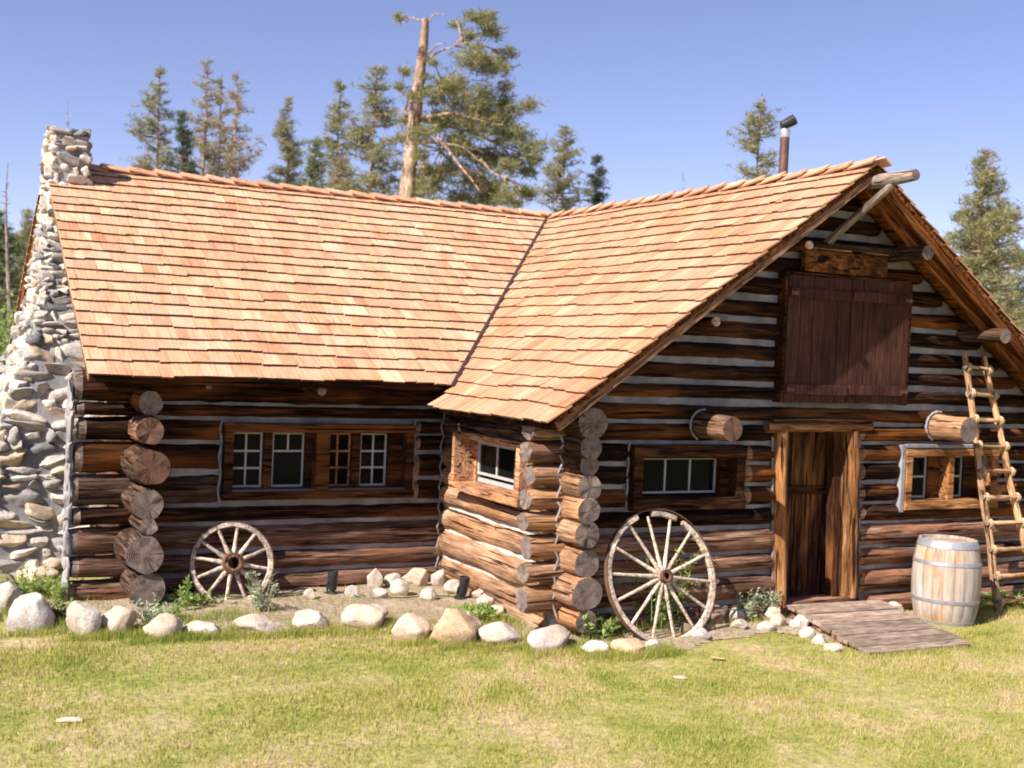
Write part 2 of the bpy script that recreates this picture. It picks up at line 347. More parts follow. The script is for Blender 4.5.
# ---------------------------------------------------------------- ground
def ground_z(x, y):
    z = G + .03 * noise.noise(Vector((x * .35, y * .35, 0))) + .012 * noise.noise(Vector((x * 1.7, y * 1.7, 3)))
    return z
def bed_mask(x, y):      # planting bed between border stones and walls
    if y > 2.9 or x < -4.9: return 0
    pts = [(-4.9, 1.7), (-4.2, 1.3), (-3.2, .98), (-1.6, .75), (-.9, .0), (-.2, -.5), (.7, -.9), (1.4, -.75), (2.3, -.6), (2.9, -1.2), (3.2, -1.5)]
    b = None
    for (x0, y0), (x1, y1) in zip(pts, pts[1:]):
        if x0 <= x <= x1: b = y0 + (y1 - y0) * (x - x0) / (x1 - x0)
    if b is None: return 0
    b += .12 * noise.noise(Vector((x * 2.5, 0, 9)))
    return max(0, min(1, (y - b) / .15))
nx, ny = 260, 200
gx = np.concatenate([-np.geomspace(400, 12, 30), np.linspace(-11.5, 12.5, 200), np.geomspace(13, 500, 30)])
gy = np.concatenate([-np.geomspace(300, 14, 24), np.linspace(-13.5, 8, 160), np.geomspace(8.5, 600, 40)])
V = np.array([(x, y, ground_z(x, y)) for y in gy for x in gx]); W = len(gx)
F = np.array([(j * W + i, j * W + i + 1, (j + 1) * W + i + 1, (j + 1) * W + i) for j in range(len(gy) - 1) for i in range(W - 1)])
tag(npmesh('ground', V, F, 'ground', smooth=True), kind='structure')
# soil bed, a sheet lying just above the ground
xs = np.arange(-5.0, 3.5, .05); ys = np.arange(-1.7, 3.0, .05); idx = {}; V = []; F = []
def bz(x, y):
    m = bed_mask(x, y); return ground_z(x, y) + .006 + m * (.035 + .03 * noise.noise(Vector((x * 3, y * 3, 5))))
for j in range(len(ys) - 1):
    for i in range(len(xs) - 1):
        if bed_mask(xs[i] + .025, ys[j] + .025) > .02:
            q = []
            for a, b in ((i, j), (i + 1, j), (i + 1, j + 1), (i, j + 1)):
                if (a, b) not in idx: idx[(a, b)] = len(V); V.append((xs[a], ys[b], bz(xs[a], ys[b])))
                q.append(idx[(a, b)])
            F.append(q)
tag(npmesh('soil', np.array(V), np.array(F), 'soil', smooth=True), kind='structure')
def gz(x, y): return bz(x, y) if bed_mask(x, y) > .02 else ground_z(x, y)

# ================================================================ the log cabin
cabin = empty('log_cabin', (0, 0, G))
tag(cabin, 'old log cabin with cedar shingle roof, stone chimney and maroon loft shutters', 'cabin')
CI = Matrix.Translation((0, 0, -G))          # scene coordinates -> cabin coordinates
def ctop(mb, name, mats, parent=cabin, **k):
    """scene-coordinate mesh as a part of the cabin or a sub-part of a part"""
    return mb.build(name, mats, parent, mw=(CI if parent is cabin else Matrix.Identity(4)), **k)

def log(parent, name, axis, a0, a1, c, z, ry, rz, mats, seed, clamp=None, bulge=.05, rot=0, butt=0):
    """log along 'x' or 'y' from a0 to a1; c = the other horizontal coordinate of its axis"""
    L = a1 - a0; nl = max(3, int(L / .07)); seg = 20; vs = []; fs = []; mi = []
    for i in range(nl + 1):
        t = i / nl; x = L * t
        taper = 1 + .04 * math.sin(seed * 3 + x * .5)
        for k in range(seg):
            th = 2 * math.pi * k / seg
            cy, cz = math.cos(th), math.sin(th)
            d = 1 + bulge * 1.6 * noise.noise(Vector((x * 1.3 + seed * 9.1, cy * .9, cz * .9))) + .07 * noise.noise(Vector((x * 5 + seed * 5.1, cy * 2.5, cz * 2.5 + seed)))
            e = .012 * noise.noise(Vector((x * .8, seed * 3.3, 0)))
            end = .93 if (i == 0 or i == nl) else 1
            xx = x + (.02 * noise.noise(Vector((cy * 2, cz * 2, seed * 7.7 + i))) if i in (0, nl) else 0)
            vs.append(Vector((xx, cy * ry * taper * d * end, cz * rz * taper * d * end + e)))
    for i in range(nl):
        for k in range(seg):
            k2 = (k + 1) % seg; fs.append((i * seg + k, (i + 1) * seg + k, (i + 1) * seg + k2, i * seg + k2)); mi.append(2 if i * L / nl < butt - .03 * math.cos(6.28 * k / seg) else 0)
    for e, o in ((0, 1), (nl, -1)):
        n = len(vs); cc = Vector((L * e / nl, 0, 0)); b0 = e * seg
        for k in range(seg): vs.append(cc + (vs[b0 + k] - cc) * .5 + Vector((.006 * rnd.uniform(-1, 1), 0, 0)))
        vs.append(cc); m = len(vs) - 1
        for k in range(seg):
            k2 = (k + 1) % seg; q = (b0 + k, b0 + k2, n + k2, n + k); t3 = (n + k, n + k2, m)
            fs.append(q if o > 0 else q[::-1]); fs.append(t3 if o > 0 else t3[::-1]); mi += [1, 1]
    loc = Vector((a0, c, z)) if axis == 'x' else Vector((c, a0, z))
    mw = Matrix.Translation(loc) @ (Matrix.Rotation(0 if axis == 'x' else math.pi / 2, 4, 'Z')) @ Matrix.Rotation(rot, 4, 'X')
    if clamp:
        inv = mw.inverted(); vs = [inv @ clamp(mw @ v) for v in vs]
    o = mobj(name, vs, fs, mats, parent, mi, True, mw if parent is not cabin else CI @ mw)
    es = o.modifiers.new('split', 'EDGE_SPLIT'); es.split_angle = R(50)
    return o

def chink_wall(name, axis, a0, a1, face, z0, z1, openings, top=None, step=.07, inward=.16, mat='mortar'):
    """mortar core of a log wall, with its openings cut; face = front coordinate"""
    A = np.arange(a0, a1 + step, step); Z = np.arange(z0, z1 + step, step)
    for (o0, o1, p0, p1) in openings:
        for arr, val in ((A, o0), (A, o1)): arr[np.argmin(abs(arr - val))] = val
        for arr, val in ((Z, p0), (Z, p1)): arr[np.argmin(abs(arr - val))] = val
    idx = {}; vs = []; fs = []
    def vert(i, j):
        if (i, j) not in idx:
            a, z = A[i], Z[j]
            if top: z = min(z, top(a))
            d = .018 * noise.noise(Vector((a * 4, z * 9, face))) + .01 * noise.noise(Vector((a * 13, z * 13, face)))
            idx[(i, j)] = len(vs); vs.append((a, face + d, z) if axis == 'x' else (face + d, a, z))
        return idx[(i, j)]
    for j in range(len(Z) - 1):
        for i in range(len(A) - 1):
            ca, cz = (A[i] + A[i + 1]) / 2, (Z[j] + Z[j + 1]) / 2
            if any(o0 < ca < o1 and p0 < cz < p1 for (o0, o1, p0, p1) in openings): continue
            if top and Z[j] > max(top(A[i]), top(A[i + 1])): continue
            q = (vert(i, j), vert(i + 1, j), vert(i + 1, j + 1), vert(i, j + 1))
            fs.append(q if axis == 'x' else q[::-1])
    o = mobj(name, vs, fs, mat, cabin, None, True, CI)
    s = o.modifiers.new('solid', 'SOLIDIFY'); s.thickness = inward; s.offset = -1
    return o

# --- wall of the long wing (Y = DA)
wa = chink_wall('front_wall', 'x', -3.5, .1, DA - .025, -.28, 2.4, [(-2.62, -.47, .9, 1.68)])
sd = 1
def seg_log(par, axis, segs, c, za, zb, mats, ry=.125, **k):
    global sd
    for (p, q) in segs:
        sd += 1; zz = (za + zb) / 2; rz = (zb - za) / 2
        log(par, 'log', axis, p, q, c, zz + rnd.uniform(-.004, .004), ry, rz * k.get('fill', .96), mats, sd, clamp=k.get('clamp'), butt=k.get('butt', 0))
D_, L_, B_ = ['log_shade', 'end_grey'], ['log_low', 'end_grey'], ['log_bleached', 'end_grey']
GR = ['log_grey', 'end_grey']
LX = -4.2
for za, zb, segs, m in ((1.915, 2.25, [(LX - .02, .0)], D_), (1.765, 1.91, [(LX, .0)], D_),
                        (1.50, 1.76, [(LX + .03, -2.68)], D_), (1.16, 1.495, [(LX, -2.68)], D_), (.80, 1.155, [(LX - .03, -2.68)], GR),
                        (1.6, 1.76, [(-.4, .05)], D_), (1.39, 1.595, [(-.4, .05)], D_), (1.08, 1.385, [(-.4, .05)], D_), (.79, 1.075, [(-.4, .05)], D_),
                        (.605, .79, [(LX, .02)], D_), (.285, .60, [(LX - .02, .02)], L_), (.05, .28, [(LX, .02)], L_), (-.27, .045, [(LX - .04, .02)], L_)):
    seg_log(wa, 'x', segs, DA + .03, za, zb, m)  # lowest logs in the lit tone, most others painted as shaded
# --- side wall of the long wing (X = -3.55), its log ends stand proud of the front
ws = chink_wall('side_wall', 'y', DA, 10.3, -3.52, -.28, 4.8, [], top=lambda y: roofA(y) - .12, inward=.16)
for z, r, m in ((1.93, .13, 0), (1.645, .155, 1), (1.27, .195, 2), (.89, .175, 2), (.67, .085, 2), (.385, .21, 2), (.02, .185, 2)):
    sd += 1; y0 = {0: 2.36, 1: 2.26, 2: 2.22}[m] + rnd.uniform(-.04, .04)
    mm = [D_, ['log_low', 'end_brown'], GR][m]
    log(ws, 'log', 'y', y0, 5.4, -3.55 + rnd.uniform(-.03, .03), z, r * (1.0 if r > .1 else 1.1), r, mm if z not in (1.27,) else ['log_grey', 'end_brown'], sd, bulge=.10 if z != 1.27 else .15)
for z in np.arange(2.2, 4.3, .3):
    y0 = 2.45 + (z + .25 - AZ) / AS + .1; seg_log(ws, 'y', [(max(y0, 3.0), 2 * RYA - max(y0, 3.0))], -3.55, z - .13, z + .13, D_)
# mortar edge closing the left log butts
# --- gable wall (Y = 0)
tb = lambda x: roofB(x) - .13
wb = chink_wall('gable_wall', 'x', .0, 6.9, -.03, -.3, 4.8, [(.86, 2.15, 1.1, 1.66), (2.8, 3.8, -.3, 1.88), (4.66, 6.0, 1.03, 1.62)], top=tb)
zb = [-.27, .03, .33, .56, .84, 1.06, 1.30, 1.53, 1.75, 1.96, 2.18, 2.39, 2.61, 2.84, 3.08, 3.32, 3.57, 3.82, 4.07, 4.32, 4.55]
def clampB(v):
    m = .14; lim_l = (v.z + m - RZ) / RS + RX; lim_r = RX - (v.z + m - RZ) / RS
    if v.z > 1.9: v = Vector((min(max(v.x, lim_l), lim_r), v.y, v.z))
    return v
for i in range(len(zb) - 1):
    a, b = zb[i], zb[i + 1]; zc = (a + b) / 2
    xl = -.36 + rnd.uniform(-.03, .03); xr_ = 7.2
    dl, dr_ = 2.60 + .12 * (1 - zc / 1.9), 3.85 + .13 * (1 - zc / 1.9)
    if zc < .33: segs = [(xl, dl), (dr_, xr_)]
    elif zc < 1.04: segs = [(xl, dl), (dr_, xr_)]
    elif zc < 1.7: segs = [(xl, .76), (2.25, dl), (dr_, 4.52), (6.12, xr_)]
    elif zc < 1.96: segs = [(xl, dl), (dr_, xr_)]
    else:
        x0 = (b + .02 - RZ + .14) / RS + RX - .15; segs = [(x0 + .0, 2 * RX - x0)]
    if zc < .3 and True: segs[0] = (xl - .02, segs[0][1])
    mat = L_ if zc < .75 else D_  # low logs get the lit tone, upper logs the painted shade
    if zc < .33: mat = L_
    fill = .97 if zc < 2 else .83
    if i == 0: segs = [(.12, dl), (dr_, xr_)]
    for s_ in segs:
        mm = mat + ['log_bleached' if zc < 1.5 else 'log_low']  # butts past the corner coloured lighter, as if in sun
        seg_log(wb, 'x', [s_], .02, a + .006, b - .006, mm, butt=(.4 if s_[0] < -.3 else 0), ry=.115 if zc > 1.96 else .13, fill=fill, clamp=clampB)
# --- short wall between the wings (X = .1)
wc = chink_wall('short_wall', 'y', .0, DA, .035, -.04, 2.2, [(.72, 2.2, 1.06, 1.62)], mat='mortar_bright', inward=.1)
for z, r in ((1.97, .175), (1.735, .125), (1.555, .115), (1.34, .135), (1.11, .13), (.88, .135), (.595, .15), (.30, .185), (.03, .125)):
    y0 = -.42 + rnd.uniform(-.03, .03); m = GR if z > 1.5 else B_
    if z > 1.8: m = ['log_grey', 'end_grey']
    segs = [(y0, DA + .2)]
    if 1.0 < z < 1.6: segs = [(y0, .62), (2.32, DA + .2)]
    for s_ in segs:
        sd += 1; rzz = {1.97: .175, .3: .165, .03: .13}.get(z, r)
        log(wc, 'log', 'y', s_[0], s_[1], .09 + (.03 if z < .7 else 0), z, r * .95 + .01, min(rzz, .165), m, sd, bulge=.07)
log(wc, 'sill_log', 'y', -.08, DA, .12, -.16, .15, .11, B_, 901)
# pale mortar lines at corners and beside openings
def wavy(parent, pts, r=.012, mat='mortar'):
    mb = MB(); P = []; Rr = []
    for (a, b) in zip(pts, pts[1:]):
        a, b = Vector(a), Vector(b); n = 4
        for i in range(n): P.append(a.lerp(b, i / n)); Rr.append(r * rnd.uniform(.75, 1.3))
    P.append(Vector(pts[-1])); Rr.append(r); mb.tube(P, Rr, 6, cap=True); mb.build('mortar_edge', mat, parent, smooth=True)
zz = sorted([1.97, 1.735, 1.555, 1.34, 1.11, .88, .595, .30, .03, 1.86, 1.65, 1.42, 1.18, .95, .7, .45, .18])
wavy(wc, [(-.045 - (.035 if i % 2 else -.015), -.09 - (.0 if i % 2 else .02), z) for i, z in enumerate(zz)], .012, 'mortar')
wavy(wc, [(-.03 - (.06 if i % 2 else -.0), DA - .1 - (.05 if i % 2 else .0), z) for i, z in enumerate(np.arange(-.1, 2.1, .12))], .010, 'mortar')
def edge_line(par, x, y, levels, lean=0):
    p = []; x0_ = x
    for a, b in zip(levels, levels[1:]):
        x = x0_ + lean * (1 - a / 1.9)
        p.append((x + .012, y + .015, a)); p.append((x - .02, y - .0, (a + b) / 2))
    p.append((x + .012, y + .015, levels[-1])); wavy(par, p)
edge_line(wb, 2.60, -.085, [z for z in zb if z < 1.97], .12)
edge_line(wb, 3.865, -.075, [z for z in zb if z < 1.97], .13)
edge_line(wb, .755, -.085, [1.06, 1.30, 1.53, 1.75])
edge_line(wa, -2.69, DA - .085, [.80, 1.16, 1.50, 1.76]); edge_line(wa, -.395, DA - .085, [.79, 1.08, 1.39, 1.6, 1.76])
# mortar band round the right window
mb = MB(); mb.box(4.5, 4.575, -.115, .02, .95, 1.74); mb.box(4.575, 6.15, -.115, .02, 1.70, 1.75); ctop(mb, 'mortar_surround', 'mortar', wb, bevel=.012)
# hidden walls of the rest of the house
for (a, b, c, d) in ((6.8, 6.95, .2, 10.2), (-3.5, 6.8, 10.2, 10.35)):
    mb = MB(); mb.box(a, b, c, d, -.3, 2.3); ctop(mb, 'rear_wall', 'log_low')
mb = MB(); mb.box(-3.35, 6.75, DA + .9, DA + 1.0, -.3, 2.2); mb.box(.4, 6.75, 1.4, 1.45, -.3, 2.3); ctop(mb, 'inner_wall', 'interior')

# --- roofs
def shingles(name, O, U, Vv, N, length, limits, exp=.256, mat='shingle', seed=3, wav=1.0, wr=(.1, .3)):
    rn = random.Random(seed); mb = MB(); n = int(math.ceil(length / exp))
    for i in range(n):
        v0 = i * exp; v1 = min(v0 + exp * 1.25, length)
        if i == 0: v0 -= .03
        a0, b0 = limits(max(v0, 0)); a1, b1 = limits(v1)
        u = min(a0, a1) - rn.uniform(0, .2)
        while u < max(b0, b1):
            w = rn.uniform(*wr) if rn.random() < .8 else rn.uniform(wr[0] * .6, wr[1] * 1.25); x0, x1 = u + .002, u + w - .002; u += w
            dv = wav * .05 * noise.noise(Vector((u * .8, i * 1.1, seed))) + rn.uniform(-.012, .012)
            th = .004 + rn.uniform(0, .006); lift = -.006 + rn.uniform(0, .009)
            q = []
            for (xa, vv, a, b) in ((x0, v0 + dv, a0, b0), (x1, v0 + dv + rn.uniform(-.009, .009), a0, b0), (x1, v1, a1, b1), (x0, v1, a1, b1)):
                q.append((min(max(xa, a), b), vv))
            if q[1][0] - q[0][0] < .012 and q[2][0] - q[3][0] < .012: continue
            vs = []
            for k, (a, b) in enumerate(q):
                hb = (lift + .031) if k < 2 else .0
                vs.append(Vector((a, b, hb)))
            for k, (a, b) in enumerate(q):
                hb = (lift + .031 - th - .012) if k < 2 else -.012
                vs.append(Vector((a, b, hb)))
            mb.add(vs, [(0, 1, 2, 3), (1, 5, 6, 2), (2, 6, 7, 3), (3, 7, 4, 0)]); mb.add(vs, [(4, 7, 6, 5), (0, 4, 5, 1)], 1)
    mw = Matrix((U, Vv, N)).transposed().to_4x4(); mw.translation = O
    return mb, mw
roofp = {}
def valleyX(y):   # valley line on the long wing's front slope
    z = AZ + AS * (y - AY); return RX - (RZ - z) / RS
# long wing front slope
va = Vector((0, 1, AS)).normalized(); na = Vector((0, -AS, 1)).normalized()
O = Vector((XL, AY, AZ)); LA = (RYA - AY) * SL_A
def limA(v): return 0.0, valleyX(AY + v / SL_A) - XL - .0
mb, mw = shingles('roof', O, Vector((1, 0, 0)), va, na, LA, limA, exp=LA / 21, seed=11)
rfA = mb.build('roof', ['shingle', 'butt'], cabin, mw=CI @ mw)
va2 = Vector((0, -1, AS)).normalized(); na2 = Vector((0, AS, 1)).normalized()
mb, mw = shingles('roof', Vector((RX + .5, 2 * RYA - AY, AZ)), Vector((-1, 0, 0)), va2, na2, LA, lambda v: (0, RX + .5 - XL), exp=LA / 21, seed=12)
mb.build('roof', ['shingle', 'butt'], cabin, mw=CI @ mw)
# gable wing left slope: u runs from back to front (-Y)... U x V = N
vb = Vector((1, 0, RS)).normalized(); nb = Vector((-RS, 0, 1)).normalized(); LB = (RX - EX) * SL_B
def limB(v):
    x = EX + v / SL_B; z = EZ + RS * (x - EX); y = AY + (z - AZ) / AS
    if x < -.157: y = AY - .05
    return 0.0, max(y, AY - .05) - YO
Ub = vb.cross(nb)   # = -+Y
O = Vector((EX, YO, EZ))
U = Vector((0, 1, 0)); Nn = U.cross(vb); sgn = 1
# right-handed frame needs U x V = N ; (0,1,0)x(1,0,s) = (s,0,-1) -> down, so mirror u
def limBm(v): a, b = limB(v); return -b, -a
mb, mw = shingles('roof', O, Vector((0, -1, 0)), vb, nb, LB, limBm, exp=LB / 21, seed=21, wr=(.09, .28))
rfB = mb.build('roof', ['shingle_red', 'butt'], cabin, mw=CI @ mw)
vb2 = Vector((-1, 0, RS)).normalized(); nb2 = Vector((RS, 0, 1)).normalized()
mb, mw = shingles('roof', Vector((2 * RX - EX, YO, EZ)), Vector((0, 1, 0)), vb2, nb2, LB, lambda v: (0, 10.5), exp=LB / 21, seed=22)
rfR = mb.build('roof', ['shingle_red', 'butt'], cabin, mw=CI @ mw)
# sheathing boards under the shingles
def slab(name, corners, th, mat, parent=cabin):
    c = [Vector(p) for p in corners]; n = (c[1] - c[0]).cross(c[2] - c[0]).normalized()
    if n.z < 0: n = -n
    vs = [p - n * .014 for p in c] + [p - n * (.014 + th) for p in c]; k = len(c)
    fs = [tuple(range(k)), tuple(range(2 * k - 1, k - 1, -1))] + [(i, i + k, (i + 1) % k + k, (i + 1) % k) for i in range(k)]
    ctr = sum(c, Vector()) / k
    e = (c[1] - c[0]).normalized(); f = n.cross(e); mw = Matrix((f, e, n)).transposed().to_4x4(); mw.translation = ctr; inv = mw.inverted()
    return mobj(name, [inv @ v for v in vs], fs, mat, parent, mw=CI @ mw)
e_ = .02
slab('sheathing', [(XL + e_, AY + .08, AZ + .048), (-.2, AY + .08, AZ + .048), (RX, RYA, RZA), (XL + e_, RYA, RZA)], .05, 'soffit')
slab('sheathing', [(XL + e_, 2 * RYA - AY, AZ), (RX, 2 * RYA - AY, AZ), (RX, RYA, RZA), (XL + e_, RYA, RZA)], .05, 'soffit')
slab('sheathing', [(EX + .07, YO + e_, EZ + .051), (RX, YO + e_, RZ), (RX, RYA, RZ), (EX + .07, AY - .06, EZ + .051)], .05, 'soffit')
slab('sheathing', [(2 * RX - EX, YO + e_, EZ), (RX, YO + e_, RZ), (RX, RYA + 3.5, RZ), (2 * RX - EX, RYA + 3.5, EZ)], .05, 'soffit')
# rake fascias of the gable (boards hung under the shingle edge)
def rake(p, q, w, th, mat, name='fascia', out=Vector((0, -1, 0)), drop=.07, parent=cabin):
    p, q = Vector(p), Vector(q); d = (q - p).normalized(); n = d.cross(out).normalized()
    if n.z < 0: n = -n
    L = (q - p).length; mw = Matrix((d, out, n)).transposed().to_4x4(); mw.translation = p - n * drop
    mb = MB(); mb.box(0, L, -th, 0, -w, 0)
    if mw.determinant() < 0: pass
    return mb.build(name, mat, parent, mw=CI @ mw, bevel=.006)
rake((EX + .05, YO + .03, EZ + .0365), (RX, YO + .03, RZ), .10, .04, 'fascia', drop=.045)
rake((2 * RX - EX, YO + .03, EZ), (RX, YO + .03, RZ), .13, .04, 'soffit', drop=.045)
rake((2 * RX - EX, YO + .16, EZ - .02), (RX, YO + .16, RZ - .02), .16, .06, 'soffit', name='rafter', drop=.07)
rake((EX + .1, YO + .2, EZ + .05), (RX, YO + .2, RZ - .02), .12, .06, 'frame', name='rafter', drop=.07)
mb = MB(); mb.box(XL + .03, -.3, AY + .04, AY + .078, AZ - .085, AZ - .012); ctop(mb, 'fascia', 'log_shade')
mb = MB(); mb.box(EX + .06, EX + .1, YO + .06, AY - .08, EZ - .07, EZ - .0); ctop(mb, 'fascia', 'log_shade')
rake((XL + .03, AY + .12, AZ + .06), (XL + .03, RYA, RZA), .12, .04, 'fascia', out=Vector((-1, 0, 0)), drop=.045)
rake((XL + .03, 2 * RYA - AY, AZ), (XL + .03, RYA, RZA), .16, .04, 'soffit', out=Vector((-1, 0, 0)), drop=.02)
# valley flashing strip
mb = MB(); p0 = Vector((valleyX(AY) - .13, AY - .26, AZ - .1)); p1 = Vector((RX, RYA, RZ))
a0 = Vector((valleyX(AY), AY, AZ)); d = (p1 - a0).normalized()
sA = d.cross(na).normalized(); sB = d.cross(nb).normalized()
if sA.x > 0: sA = -sA
if sB.x < 0: sB = -sB
a0 = a0 - d * .12; k1 = .045
st = [(sA * .05 + na * .036), Vector((0, 0, .03)), (sB * .008 + nb * .058)]
vs = []
for base in (a0, p1):
    for s_ in st: vs.append(base + s_ + Vector((0, 0, .012)))
    for s_ in st: vs.append(base + s_ - Vector((0, 0, .0)))
mb.add(vs, [(0, 1, 7, 6), (1, 2, 8, 7), (3, 9, 10, 4), (4, 10, 11, 5), (0, 6, 9, 3), (2, 5, 11, 8), (0, 3, 4, 1), (1, 4, 5, 2)])
ctop(mb, 'valley_flashing', 'flash')
# ridge caps
def ridge(p, q, d1, d2, n, seed, mat='shingle'):
    rn = random.Random(seed); p, q = Vector(p), Vector(q); L = (q - p).length; d = (q - p).normalized(); mb = MB()
    for i in range(n):
        t0 = L * i / n; t1 = t0 + L / n * 1.22; w = .125 + rn.uniform(-.01, .01)
        for dd in (d1, d2):
            dd = Vector(dd).normalized(); nn = d.cross(dd).normalized()
            if nn.z < 0: nn = -nn
            h0, h1 = .035 + rn.uniform(0, .01), .078 + rn.uniform(0, .016)   # exposed butt rides high
            a = p + d * t0; b = p + d * min(t1, L + .03)
            vs = [a + nn * h1, b + nn * h0, b + nn * h0 + dd * w, a + nn * h1 + dd * w]
            vs += [v - nn * .02 for v in vs]
            mb.add(vs, [(0, 1, 2, 3), (7, 6, 5, 4), (0, 4, 5, 1), (1, 5, 6, 2), (2, 6, 7, 3), (3, 7, 4, 0)])
    return ctop(mb, 'ridge_cap', mat)
ridge((RX, YO - .05, RZ), (RX, RYA + .2, RZ), (-1, 0, -RS), (1, 0, -RS), 20, 5)
ridge((XL, RYA, RZA), (RX + .1, RYA, RZA), (0, -1, -AS), (0, 1, -AS), 22, 6)

# --- roof timbers
def stick(name, pts, rads, mats, seed=0, parent=cabin, seg=14, jit=.04):
    mb = MB(); P = []; Q = []; pts = [Vector(p) for p in pts]
    for i in range(len(pts) - 1):
        L = (pts[i + 1] - pts[i]).length; n = max(2, int(L / .08))
        for k in range(n): P.append(pts[i].lerp(pts[i + 1], k / n)); Q.append(rads[i] + (rads[i + 1] - rads[i]) * k / n)
    P.append(pts[-1]); Q.append(rads[-1])
    Q = [q * (1 + jit * noise.noise(Vector((seed * 5.3, i * .6, 0)))) for i, q in enumerate(Q)]
    d = (P[-1] - P[0]).normalized(); up = Vector((0, 0, 1)) if abs(d.z) < .95 else Vector((0, 1, 0)); y = up.cross(d).normalized(); z = d.cross(y)
    mw = Matrix((d, y, z)).transposed().to_4x4(); mw.translation = P[0]; inv = mw.inverted()
    mb.tube([inv @ p for p in P], Q, seg, 0, True, 1)
    for i in range(len(mb.v)): mb.v[i] += Vector((0, 1, 1)) * .0 + mb.v[i].normalized() * 0
    o = mb.build(name, mats, parent, smooth=True); o.matrix_local = (CI @ mw) if parent is cabin else mw
    return o
DW = ['driftwood', 'end_grey']
stick('ridge_beam', [(RX + .02, 2.0, 4.62), (RX + .02, YO - .1, 4.625), (RX + .04, -1.12, 4.64)], [.075, .075, .06], DW, 1)
stick('brace', [(RX - .27, -.0, 3.86), (RX - .12, -.4, 4.22), (RX + .02, -.82, 4.57)], [.05, .045, .04], DW, 2)
stick('purlin', [(4.22, .1, 3.92), (4.18, -.66, 3.91)], [.085, .08], ['log_grey', 'end_grey'], 3)
stick('purlin', [(5.46, .1, 3.07), (5.42, -.70, 3.05)], [.09, .085], ['log_grey', 'end_grey'], 4)
stick('purlin', [(1.42, .1, 3.0), (1.40, -.58, 3.01)], [.055, .05], ['log_shade', 'end_grey'], 5)
stick('purlin', [(2.56, .1, 3.86), (2.56, -.58, 3.87)], [.05, .045], ['log_shade', 'end_grey'], 6)
stick('beam_end', [(1.66, .1, 1.94), (1.67, -.58, 1.93)], [.135, .13], ['log_low', 'end_brown'], 7, jit=.1)
stick('beam_end', [(5.06, .1, 1.96), (5.07, -.56, 1.95)], [.15, .145], ['log_bleached', 'end_grey'], 8, jit=.1)
stick('shelf_pole', [(2.76, -.14, 3.93), (4.3, -.14, 3.95)], [.045, .04], ['log_grey', 'end_grey'], 9)
wavy(wb, [(1.66 + .17 * math.cos(t), -.1, 1.94 + .165 * math.sin(t)) for t in np.linspace(1.5, 4.3, 9)], .012)
wavy(wb, [(5.06 + .185 * math.cos(t), -.1, 1.96 + .175 * math.sin(t)) for t in np.linspace(1.3, 4.3, 9)], .013)
# sagging beam stubs under the long eave
stick('rafter_tail', [(-1.75, DA, 2.12), (-1.72, AY + .1, 2.1)], [.055, .05], ['log_grey', 'end_grey'], 10)
stick('rafter_tail', [(-2.95, DA, 2.13), (-2.95, AY + .12, 2.12)], [.04, .035], ['log_shade', 'end_grey'], 11)

# --- windows
def frame_x(name, x0, x1, z0, z1, yf, yb, bw, mats, parent, par_local=True, inner=None):
    """frame boards round an opening in an x wall: four separate boards, butt jointed"""
    mb = MB(); a, b, c, d = bw      # left right bottom top widths
    mb.box(x0, x0 + a, yf, yb, z0 + c, z1 - d); mb.box(x1 - b, x1, yf, yb, z0 + c, z1 - d)
    mb.box(x0 - .01, x1 + .01, yf - .02, yb, z0, z0 + c); mb.box(x0 - .01, x1 + .01, yf - .005, yb, z1 - d, z1)
    return mb
def sash(win, x0, x1, z0, z1, y, cols, rows, skip=None, mat='white', b=.022):
    mb = MB()
    mb.box(x0, x0 + b, y, y + .035, z0 + b, z1 - b); mb.box(x1 - b, x1, y, y + .035, z0 + b, z1 - b)
    mb.box(x0, x1, y, y + .035, z0, z0 + b); mb.box(x0, x1, y, y + .035, z1 - b, z1)
    m = .011; ix0, ix1, iz0, iz1 = x0 + b, x1 - b, z0 + b, z1 - b
    zs = [iz0 + (iz1 - iz0) * r / rows for r in range(1, rows)]
    for zc in zs:
        if skip and zc < skip[0]: continue
        mb.box(ix0, ix1, y + .004, y + .03, zc - m, zc + m)
    for c in range(1, cols):
        xc = ix0 + (ix1 - ix0) * c / cols; lo = skip[0] if skip else iz0
        edges = [lo] + [zc for zc in zs if zc > lo + .01] + [iz1]
        for p, q in zip(edges, edges[1:]): mb.box(xc - m, xc + m, y + .004, y + .03, p + (m if p != iz0 else 0), q - (m if q != iz1 else 0))
    mb.build('sash', mat, win)
    g = MB(); g.box(ix0, ix1, y + .014, y + .018, iz0, iz1); g.build('pane', 'glass', win)
def window(name, mb, mat, label=None):
    o = mb.build(name, mat, cabin, mw=CI, bevel=.006)
    if label: o['label'] = label
    return o
# long wing double window
x0, x1, z0, z1 = -2.66, -.42, .86, 1.71; yf, yb = DA - .14, DA + .12
mb = frame_x('window', x0, x1, z0, z1, yf, yb, (.1, .1, .09, .1), None, None)
mb.box(-1.62, -1.46, yf - .01, yb, z0 + .09, z1 - .1)
for m in ((-2.18, -2.08), (-1.135, -1.03)): mb.box(m[0], m[1], DA + .02, yb - .002, z0 + .09, z1 - .1)
wA = window('window', mb, 'frame', 'dark double casement window with white glazing bars under the long eave')
mb = MB(); mb.box(-2.56, -1.62, DA - .13, DA + .08, z0 + .09, z0 + .115); mb.box(-1.46, -.52, DA - .13, DA + .08, z0 + .09, z0 + .115); mb.build('sill', 'flash', wA)
ys_ = DA + .07
sash(wA, -2.555, -2.185, .98, 1.6, ys_, 2, 3); sash(wA, -2.075, -1.70, .98, 1.6, ys_, 2, 3, skip=(1.38,))
